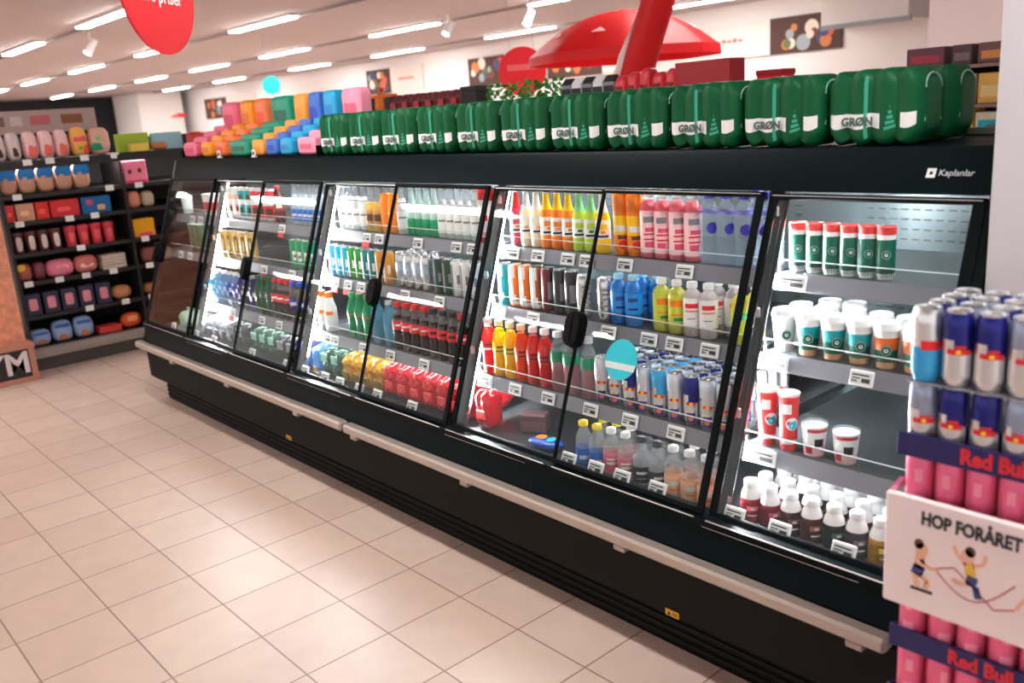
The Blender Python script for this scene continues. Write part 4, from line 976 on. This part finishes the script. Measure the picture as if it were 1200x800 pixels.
for y, wd, c in ((1.22, .10, (120, 100, 100)), (1.5, .14, (205, 110, 110)), (1.72, .16, (150, 95, 60)), (1.36, .08, (215, 200, 195))): gpart('sign_print', MB().rbox(GX - .571, GX - .5685, y, y + wd, 1.76, 1.83, C(f'sign blot {c[0]}', c, .6), .001))
dep = [.35, .40, .40, .42, .44, .48]
gtags = [[1.27, 1.42, 1.66, 1.88], [1.16, 1.8, 2.02], [1.14, 1.48, 1.66], [1.52, 2.0], [1.12, 1.33, 1.52, 1.72, 2.0], [1.5, 1.77, 1.98]]
for k, z in enumerate(gz):
    s_ = gpart('shelf', MB().box(GX - .86, GX - .07, Y0 + .02, Y1 - .02, z - .028, z, GB))
    for y in gtags[k]: obj('price_tag', MB().rbox(GX - .07, GX - .066, y, y + .06, z - .034, z + .008, TAGW, .001), s_, (0, 0, 0))
gpart('light_screen_lip', MB().box(GX - .075, GX - .069, Y0 + .02, Y1 - .02, 1.452, 1.482, GB))  # lip added to screen the glowing strip behind it from view
gpart('canopy_fill_light', MB().box(GX - .14, GX - .11, Y0 + .05, Y1 - .05, 1.474, 1.481, M('added chiller glow', (1, .93, .9), .5, emit=22)))  # hidden emitter added to brighten the packs on the chiller shelves
gpart('floor_pan', MB().box(GX - .86, GX - .06, Y0 + .02, Y1 - .02, .13, .165, GB))
def gpack(name, desc, cat, y0, y1, z, h, c, d=.10, kind='bag', prints=(), xo=.10):
    t = thing(name, desc, cat, (GX - xo - d / 2, (y0 + y1) / 2, z + .0012))
    w_ = y1 - y0; mm = C('g ' + '%d_%d_%d' % c, c, .45)
    if kind == 'bag': b = MB().lump(d, w_, h, mm, 3.2, (0, 0, 0), 0, (6, 10, 10), .03)
    elif kind == 'box': b = MB().rbox(-d / 2, d / 2, -w_ / 2, w_ / 2, 0, h, mm, .004)
    elif kind == 'tub': r = min(w_ / 2, d / 2); b = MB().lathe([(r * .82, 0), (r * .95, h * .8), (r, h * .82), (r, h * .96), (r * .9, h)], mm, 18)
    elif kind == 'round': b = MB().lump(d, w_, h, mm, 2.3, (0, 0, 0), 0, (8, 12, 8))
    obj('wrapper' if kind == 'bag' else 'carton' if kind == 'box' else 'tub', b, t)
    for (a0, a1, b0, b1, pc) in prints:
        fx = d / 2 if kind == 'box' else d / 2 * (.97 if kind == 'bag' else .98)
        obj('print', MB().lump(.012, w_ * (a1 - a0), h * (b1 - b0), C('g ' + '%d_%d_%d' % pc, pc, .5), 5 if kind == 'box' else 3, res=(3, 6, 6), z0=h * b0, cx=fx - .004, cy=w_ * ((a0 + a1) / 2 - .5)), t)
ch = 'far chiller'
for i in range(2): gpack('white_bag', f'white bag with dark square, {ORD[i]} from left on the {ch} top', 'bag', 1.1 + .1 * i, 1.19 + .1 * i, 1.51, .2, (225, 205, 205), prints=[(.3, .75, .15, .5, (70, 35, 35))])
for i in range(3): gpack('pink_bag', f'pale pink bag with red print, {ORD[i]} from left on the {ch} top', 'bag', 1.31 + .105 * i, 1.405 + .105 * i, 1.51, .2, (250, 205, 205), prints=[(.2, .85, .1, .55, (245, 110, 100))])
gpack('fruit_bag', 'yellow and red fruit bag on the far chiller top', 'bag', 1.635, 1.75, 1.51, .21, (250, 185, 85), prints=[(.1, .9, .45, .7, (235, 80, 100)), (.3, .6, .2, .35, (110, 180, 60)), (.6, .95, .05, .4, (240, 80, 60))])
gpack('green_bag', 'peach bag with green print on the far chiller top', 'bag', 1.765, 1.91, 1.51, .2, (230, 180, 160), prints=[(.0, .6, .15, .45, (0, 150, 100)), (.2, .6, .5, .7, (150, 200, 120))])
gpack('lime_box', 'lime green box high on the far chiller top', 'box', 2.0, 2.24, 1.51, .14, (175, 205, 60), .08, 'box', [(.35, .6, .1, .4, (110, 120, 20))], xo=.22)
gpack('yellow_tub', 'yellow tray in front of the lime green box', 'tray', 2.05, 2.19, 1.51, .06, (245, 215, 100), .08, 'box')
gpack('pale_blue_box', 'pale blue box right of the lime green box', 'box', 2.27, 2.5, 1.51, .13, (165, 215, 230), .08, 'box', xo=.2)
gpack('brown_bun', 'brown bun pack below the pale blue box', 'bun pack', 2.22, 2.34, 1.51, .06, (190, 125, 80), .08)
gpack('red_bag', 'small red bag at the right end of the far chiller top', 'bag', 2.52, 2.66, 1.51, .12, (215, 60, 60))
for i in range(5): gpack('pasta_bag', f'blue-topped pasta bag, {ORD[i]} from left on the {ch} upper shelf', 'bag', 1.10 + .125 * i, 1.219 + .125 * i, 1.275, .188, (205, 155, 130), prints=[(.02, .98, .5, .97, (20, 125, 200))])
gpack('pink_box', 'pink box with two dark eye spots on the far chiller', 'box', 1.965, 2.14, 1.275, .17, (250, 140, 165), .10, 'box', [(.17, .34, .42, .62, (100, 30, 60)), (.6, .77, .45, .65, (100, 30, 60)), (0, 1, .0, .14, (235, 60, 110))])
rb = [(1.10, 1.16, (220, 45, 40), 'red'), (1.17, 1.29, (215, 160, 130), 'peach'), (1.30, 1.39, (225, 50, 40), 'bright red'), (1.40, 1.60, (215, 45, 50), 'wide red'), (1.62, 1.83, (15, 100, 160), 'blue')]
for y0, y1, c, n in rb: gpack('snack_box', f'{n} box on the second shelf of the far chiller', 'box', y0, y1, 1.085, .125, c, .1, 'box', [(.15, .4, .5, .85, (210, 70, 110)), (.5, .8, .15, .5, (220, 170, 110))] if n == 'blue' else [(.2, .7, .3, .6, tuple(min(255, v + 45) for v in c))])
gpack('salmon_pack', 'salmon pack right of the upright on the far chiller', 'pack', 1.97, 2.06, 1.085, .13, (235, 145, 120)); gpack('beige_pack', 'beige pack beside the salmon pack on far chiller', 'pack', 2.075, 2.17, 1.085, .12, (200, 180, 150))
for i in range(4): gpack('dark_tub', f'maroon tub with white front, {ORD[i]} from left on the {ch} third shelf', 'tub', 1.11 + .085 * i, 1.19 + .085 * i, .86, .15, (90, 45, 45), .08, 'tub', [(.25, .75, .1, .8, (225, 205, 195))])
for i in range(4): gpack('red_tub', f'red tub, {ORD[i]} from left of the red tubs on the far chiller', 'tub', 1.47 + .092 * i, 1.555 + .092 * i, .86, .15, (220, 65, 80), .085, 'tub', [(.2, .7, .2, .7, (235, 95, 105))])
gpack('amber_box', 'amber yellow pack with a red flap right of the red tubs', 'pack', 1.965, 2.13, .86, .14, (245, 170, 20), .1, 'box', [(.2, .9, .0, .25, (240, 90, 100))])
l4 = [(1.10, 1.2, (165, 85, 60), 'brown', [(.0, .6, .6, 1, (240, 190, 60))]), (1.21, 1.29, (120, 55, 70), 'maroon', []), (1.30, 1.49, (235, 130, 155), 'pink', [(.3, .8, .4, .7, (250, 175, 190))]), (1.50, 1.66, (215, 120, 110), 'dusty red', [(.2, .8, .3, .6, (240, 215, 200))])]
for y0, y1, c, n, pr in l4: gpack('meat_pack', f'{n} pack on the fourth shelf of the far chiller', 'pack', y0, y1, .65, .13, c, prints=pr)
for k in range(4): gpack('flat_pack', f'flat cream pack, {ORD[k]} from bottom of the small stack on far chiller', 'flat pack', 1.69, 1.87, .65 + .028 * k, .026, (215, 195, 180), .12, 'box')
for i in range(5): gpack('framed_pack', f'dark pack with pink window, {ORD[i]} from left on the {ch} fifth shelf', 'pack', 1.105 + .125 * i, 1.21 + .125 * i, .40, .16, (50, 50, 75), .06, 'box', xo=.085, prints=[(.2, .8, .2, .8, (225, 140, 155))])
gpack('bun_bag', 'brown bun bag at the right of the dark framed packs', 'bun bag', 1.73, 1.88, .40, .11, (205, 140, 95), kind='round')
gpack('bun_bag', 'small brown pack right of the upright, fifth shelf', 'bun bag', 1.97, 2.09, .40, .09, (190, 120, 75), kind='round')
for i in range(3): gpack('blue_bag', f'blue and white bag with brown print, {ORD[i]} from left on the {ch} floor', 'bag', 1.10 + .155 * i, 1.24 + .155 * i, .165, .16 - (.04 if i == 0 else 0), (150, 175, 215), prints=[(.25, .75, .1, .4, (200, 120, 80)), (.1, .9, .65, .85, (50, 95, 180))])
gpack('red_tray', 'flat red tray on the far chiller floor', 'tray', 1.58, 1.75, .165, .05, (230, 70, 60), .12, 'box')
gpack('red_cheese', 'round orange red pack at the chiller floor right', 'round pack', 1.76, 1.92, .165, .12, (240, 90, 50), kind='round', prints=[(.25, .75, .4, .8, (250, 170, 110))])
gpack('dark_meat', 'brown pack seen through the glass end of the cabinet', 'pack', 2.0, 2.12, .65, .12, (150, 85, 75)); gpack('grey_pack', 'grey pack seen through the glass end of the cabinet', 'pack', 2.14, 2.25, .65, .10, (150, 140, 135))

# cardboard stand with a printed crate at the left edge
st = thing('crate_stand', 'cardboard stand on a wooden crate printed YM at left edge', 'display stand', (-3.3, .87, 0))
WOOD = C('crate wood', (190, 130, 110), .7, noise=(14, .2)); CRD = C('crate black', (45, 35, 38), .7)
obj('crate', MB().box(-.22, .195, -.20, .165, .02, .25, CRD), st)
for z in (.0, .235): obj('slat', MB().rbox(-.23, .205, -.21, .175, z, z + .035, WOOD, .004), st)
for y in (-.205, .125): obj('corner_post', MB().box(.17, .2, y, y + .04, .03, .24, WOOD), st)
o = obj('lettering', text_mesh('YM', .21, C('crate letters', (225, 215, 215), .6), bold=.006), st, (.197, -.02, .135), (PI / 2, 0, PI / 2))
obj('shaft', MB().box(-.2, .10, -.2, .145, .27, 1.34, C('stand card', (225, 150, 120), .8, noise=(26, .5))), st)

# ------------------------------------------------------------------ further back: parasols, signs, produce, posters
UR = C('parasol red', (225, 15, 25), .55, trans=.25); UW = C('parasol white', (245, 215, 215), .6)
def parasol(x, y, s_, lab):
    t = thing('parasol', lab, 'parasol', (x, y, 0))
    R_, zr, zt = .91 * s_, 2.0, 2.0 + .37 * s_
    m = MB()
    def F(u, v):
        a = 2 * PI * u; k = 8; q = (a * k / (2 * PI)) % 1; rr = R_ * v * (1 - .055 * math.sin(PI * q))
        return (rr * math.cos(a), rr * math.sin(a), zt - (zt - zr) * v ** 2.1)
    m.patch(F, 64, 10, UR); obj('canopy', m, t)
    v_ = MB().patch(lambda u, v: (F(u, 1)[0] * (1 + .005 * v), F(u, 1)[1] * (1 + .005 * v), zr - .085 * s_ * v), 64, 1, UR); obj('valance', v_, t)
    e = MB()
    for k in range(8):
        a = 2 * PI * (k + .5) / 8
        e.prism([(a - .10, .0), (a + .10, 0), (a, .07)], 0, .001, UW, 'Z', lambda A, B, c: (R_ * (.80 - B) * .955 * math.cos(A), R_ * (.80 - B) * .955 * math.sin(A), zt - (zt - zr) * (.80 - B) ** 2.1 + .012 + c))
    obj('emblem', e, t, kind='stuff')
    obj('pole', MB().tube([(0, 0, .04), (0, 0, zt - .01)], .02, UW, 10), t)
    obj('finial', MB().lathe([(.03, 0), (.025, .008), (.012, .012)], UR, 12, z0=zt - .003), t)
    obj('foot', MB().lathe([(.25, 0), (.25, .05), (.06, .08), (.03, .2)], GREY, 20), t)
    for k in range(8):
        a = 2 * PI * k / 8; obj('rib', MB().tube([(0, 0, zt - .03), (R_ * .5 * math.cos(a), R_ * .5 * math.sin(a), zt - (zt - zr) * .5 ** 2.1 - .015), (R_ * .97 * math.cos(a), R_ * .97 * math.sin(a), zr - .0)], .006, UW, 6), t)
parasol(-.98, 5.0, .80, 'open red parasol above the green packs in the background')
parasol(-17.1, 8.0, .22, 'tiny far red parasol above the left end of the fridge')
fu = thing('furled_parasol', 'furled red parasol with white strip leaning before the open one', 'parasol', (-.86, 4.0, 0))
ax = Vector((.47, 0, 1.0)).normalized()
def AX(d, o=0): return tuple(ax * d + Vector((o, 0, 0)))
obj('pole', MB().tube([AX(.02), AX(1.9)], .018, UW, 10), fu)
obj('canopy', MB().tube([AX(1.75), AX(1.82), AX(2.1), AX(2.4), AX(2.75), AX(2.9)], [.04, .095, .105, .10, .075, .012], UR, 14), fu)
obj('strip', MB().tube([(AX(1.80, -.08)[0], -.06, AX(1.80)[2]), (AX(2.1, -.085)[0], -.07, AX(2.1)[2]), (AX(2.45, -.08)[0], -.06, AX(2.45)[2])], [.035, .03, .012], UW, 8), fu)
obj('foot', MB().lathe([(.16, 0), (.16, .03), (.04, .05)], GREY, 18, cx=.01), fu)
def disc_sign(x, y, z, r, rz, col, lab, txt=None, ts=.1, tz=0.):
    t = thing('hanging_sign', lab, 'sign', (x, y, z), rz)
    n = 40; obj('disc', MB().prism([(r * math.cos(2 * PI * i / n), r * math.sin(2 * PI * i / n)) for i in range(n)], -.004, .004, col, 'Y', lambda a, b, c: (a, b, c)), t)
    for q in (-.5, .5): obj('wire', MB().tube([(q * r, 0, r * .86), (q * r, 0, 2.95 - z)], .0015, GREY, 5), t)
    if txt: obj('lettering', text_mesh(txt, ts, W, bold=.001), t, (0, -.0046, tz), (PI / 2, 0, 0))
SRED = C('sign red', (240, 22, 40), .5)
disc_sign(.635, .815, 2.10, .215, math.atan2(.807, -.59), SRED, 'large round red hanging sign cut off by the top edge', 'Lave priser', .06, -.03)
disc_sign(-2.14, 5.0, 1.94, .205, .75, SRED, 'small round red hanging sign left of the parasol')
o = [c for c in bpy.data.objects if c.name.startswith('hanging_sign')][-1]
obj('pale_band', MB().rbox(-.13, .13, -.006, -.004, .01, .06, C('pale red band', (245, 110, 115), .6), .0008), o)
disc_sign(-8.63, 6.0, 2.21, .13, .9, C('sign cyan', (0, 205, 220), .5), 'tiny round cyan hanging sign over the coloured packs')

isl = thing('produce_island', 'white produce island behind the long cabinet', 'display island', (-.45, 3.4, 0))
IW = C('island white', (205, 200, 198), .6)
obj('body', MB().rbox(-1.8, 1.75, -.25, .35, .06, 1.58, IW, .01), isl); obj('top_board', MB().rbox(-1.83, 1.78, -.28, .38, 1.58, 1.605, IW, .006), isl); obj('toe_kick', MB().box(-1.75, 1.7, -.2, .3, 0, .06, DGREY), isl)
def item(name, lab, cat, x, y, parts):
    t = thing(name, lab, cat, (x, y, 1.606))
    for n_, mb in parts: obj(n_, mb, t)
ORB, DRB = C('orange fruit', (240, 120, 30), .5), C('dark red net', (110, 22, 35), .5, noise=(40, .5))
for i in range(6):
    x = -2.14 + .105 * i
    if i % 2 == 0:
        item('orange_bag', f'net of oranges, {ORD[i // 2]} from left on the island behind the cabinet', 'fruit net', x, 3.25, [('bag', MB().lump(.10, .12, .21, ORB, 2.6, (2, 2, 3), .10, (12, 10, 12))), ('tie', MB().lathe([(.02, 0), (.012, .02), (.022, .03)], RED, 10, z0=.20))])
    else:
        item('black_pot', f'dark pot with orange rim, {ORD[i // 2]} from left among the orange nets', 'pot', x, 3.25, [('pot', MB().lathe([(.035, 0), (.048, .13), (.046, .17)], C('pot black', (45, 35, 45), .5), 16)), ('rim', MB().lathe([(.049, 0), (.05, .02)], ORB, 16, z0=.165))])
for i in range(6):
    item('red_net', f'dark red net, {ORD[i]} from left of the red nets on the island', 'net', -1.50 + .135 * i, 3.25, [('bag', MB().lump(.13, .13, .185, DRB, 3, (2, 2, 2), .10, (12, 10, 12), .02)), ('tag', MB().rbox(-.03, .03, -.07, -.062, .07, .12, C('net tag', (190, 40, 55), .5), .002))])
item('black_crate', 'black box right of the dark red nets on the island', 'box', -.68, 3.25, [('carton', MB().rbox(-.075, .075, -.06, .06, 0, .175, C('crate ink', (15, 15, 18), .5), .004)), ('lid', MB().rbox(-.078, .078, -.063, .063, .15, .18, INK, .003))])
HERB = C('herb green', (70, 150, 60), .5, trans=.3)
for i in range(4):
    m = MB(); rr = random.Random(i)
    for k in range(46):
        a, b_ = rr.uniform(0, 2 * PI), rr.uniform(.2, 1); r_ = .05 * math.sqrt(rr.random()); zz = .07 + .10 * rr.random(); l = .028
        cx_, cy_ = r_ * math.cos(a), r_ * math.sin(a)
        m.patch(lambda u, v: (cx_ + l * (u - .5) * math.cos(a + 1) + .02 * v * math.cos(a), cy_ + l * (u - .5) * math.sin(a + 1) + .02 * v * math.sin(a), zz + .025 * v * b_ - .01 * (2 * u - 1) ** 2), 2, 2, HERB)
    item('potted_herb', f'potted green herb, {ORD[i]} from left under the small red round sign', 'herb pot', -.48 + .17 * i, 3.25, [('pot', MB().lathe([(.032, 0), (.045, .075)], W, 16)), ('leaves', m)])
for i in range(5):
    item('dairy_carton', f'black and white carton, {ORD[i]} from left on the island below the parasol', 'carton', 1.0 * .145 + .079 * i, 3.25, [('carton', MB().rbox(-.036, .036, -.036, .036, 0, .13, W if i % 2 else GREY, .003)), ('gable', MB().prism([(-.036, .13), (.036, .13), (0, .165)], -.036, .036, W if i % 2 else INK)), ('print', MB().rbox(-.034, .034, -.038, -.035, .03, .11, INK, .001))])
for i in range(5):
    item('red_pack', f'red pack, {ORD[i]} from left beneath the furled parasol', 'pack', .545 + .083 * i, 3.25, [('wrapper', MB().lump(.08, .1, .155 + .012 * (i % 3), C('pack red', (220, 50, 60), .4), 3.2, res=(8, 8, 8), wrinkle=.04)), ('print', MB().rbox(-.022, .022, -.051, -.045, .05, .1, C('dark pack print', (120, 10, 25), .5), .002))])
item('red_chest', 'dark red box with green base right of the furled parasol', 'box', 1.08, 3.25, [('carton', MB().rbox(-.16, .16, -.06, .06, .065, .185, C('chest red', (170, 15, 30), .5), .004)), ('tray', MB().rbox(-.15, .15, -.06, .06, 0, .065, C('chest green', (95, 125, 30), .5), .004))])
item('red_lid_box', 'flat red box near the right end of the island', 'box', 1.22, 3.60, [('carton', MB().rbox(-.07, .07, -.06, .06, 0, .12, RED, .004)), ('lid', MB().rbox(-.073, .073, -.063, .063, .10, .125, C('chest red', (170, 15, 30)), .003))])

# shelf unit between the green packs and the pillar
su = thing('wall_shelf_unit', 'dark shelf unit of boxed goods beside the pillar', 'shelf unit', (2.0, 4.75, 0))
for x in (-.62, .6): obj('upright', MB().box(x, x + .02, -.25, .25, 0, 1.70, GB), su)
obj('back', MB().box(-.6, .6, .23, .25, .05, 1.70, C('shelf back', (60, 40, 38), .7)), su)
for z in (.1, .5, .9, 1.33, 1.475, 1.675): obj('shelf', MB().box(-.6, .6, -.26, .23, z, z + .018, C('shelf edge', (150, 120, 115), .5)), su)
bx = [(1.35, -.57, .20, .11, (190, 120, 70), 'brown'), (1.35, -.35, .085, .12, (35, 120, 70), 'green'), (1.35, -.25, .045, .12, (245, 195, 20), 'yellow'), (1.35, -.195, .13, .10, (235, 225, 200), 'cream'), (1.494, -.57, .2, .13, (150, 95, 90), 'mauve'), (1.494, -.32, .115, .15, (215, 205, 205), 'white'), (1.494, -.19, .12, .15, (240, 190, 90), 'golden'), (1.694, -.57, .2, .1, (110, 60, 75), 'plum'), (1.694, -.33, .1, .1, (90, 60, 65), 'dark plum'), (1.694, -.2, .14, .1, (125, 85, 75), 'taupe'), (1.694, -.02, .09, .19, (235, 70, 60), 'tall red'), (1.494, -.04, .1, .12, (100, 160, 70), 'small green')]
pr_ = {'cream': (0, 185, 215), 'white': (90, 55, 65), 'golden': (250, 220, 150), 'taupe': (235, 150, 70), 'plum': (190, 50, 80), 'green': (230, 130, 80), 'tall red': (70, 70, 100)}
for z, x, wd, h, c, n in bx:
    t = thing('grocery_box', f'{n} box on the shelf unit beside the pillar', 'box', (2.0 + x + wd / 2, 4.62, z + .0012))
    obj('carton', MB().rbox(-wd / 2, wd / 2, -.08, .08, 0, h, C('box ' + n, c, .5), .004), t)
    obj('print', MB().rbox(-wd * .38, wd * .38, -.0815, -.078, h * .2, h * .6, C('box print ' + n, pr_.get(n, tuple(min(255, v + 50) for v in c)), .5), .001), t)

# posters along the back wall: a food photograph beside a pale lettered panel
def poster(x0, x1, x2, z0, z1, lab, flip=False, seed=1):
    t = thing('wall_poster', lab, 'poster', (0, 11.88, 0))
    a0, a1, b0, b1 = (x0, x1, x1, x2) if not flip else (x1, x2, x0, x1)
    obj('panel', MB().box(b0, b1, -.02, 0, z0, z1, C('poster pale', (235, 215, 208), .7)), t)
    bar = MB()
    for q in range(9): bar.box(b0 + (b1 - b0) * (.25 + .055 * q), b0 + (b1 - b0) * (.25 + .055 * q + .04), -.022, -.02, z0 + (z1 - z0) * .47, z0 + (z1 - z0) * (.55 + .03 * (q % 2)), C('poster letters', (215, 110, 110), .7))
    obj('lettering', bar, t)
    obj('photo', MB().box(a0, a1, -.02, 0, z0, z1, C('poster photo', (75, 45, 38), .7)), t)
    rr = random.Random(seed); pl = [(235, 215, 200), (200, 120, 60), (120, 60, 40), (150, 160, 165), (90, 110, 60), (210, 90, 60), (60, 70, 110)]
    m = MB()
    for k in range(16):
        cx_, cz_ = a0 + (a1 - a0) * rr.uniform(.12, .88), z0 + (z1 - z0) * rr.uniform(.2, .8); r_ = rr.uniform(.05, .12)
        m.prism([(cx_ + r_ * math.cos(2 * PI * i / 16), cz_ + r_ * math.sin(2 * PI * i / 16)) for i in range(16)], -.0205 - .0004 * k, -.02 - .0004 * k, C(f'plate {k % 7}', pl[k % 7], .6), 'Y')
    obj('photo_print', m, t, kind='stuff')
poster(-15.1, -14.1, -12.85, 2.2, 2.75, 'wall poster with dark photo above the orange nets', seed=1)
poster(-11.25, -10.1, -8.95, 2.15, 2.7, 'wall poster just left of the small red round sign', seed=2)
poster(-8.9, -7.5, -6.3, 2.14, 2.66, 'wall poster half hidden under the parasol', seed=5)
poster(-5.9, -4.1, -2.95, 2.16, 2.67, 'wall poster with pale lettered panel right of the parasol', True, seed=4)
poster(-24.5, -22.9, -21.0, 2.0, 2.6, 'far wall poster above the pink and amber packs', seed=6)
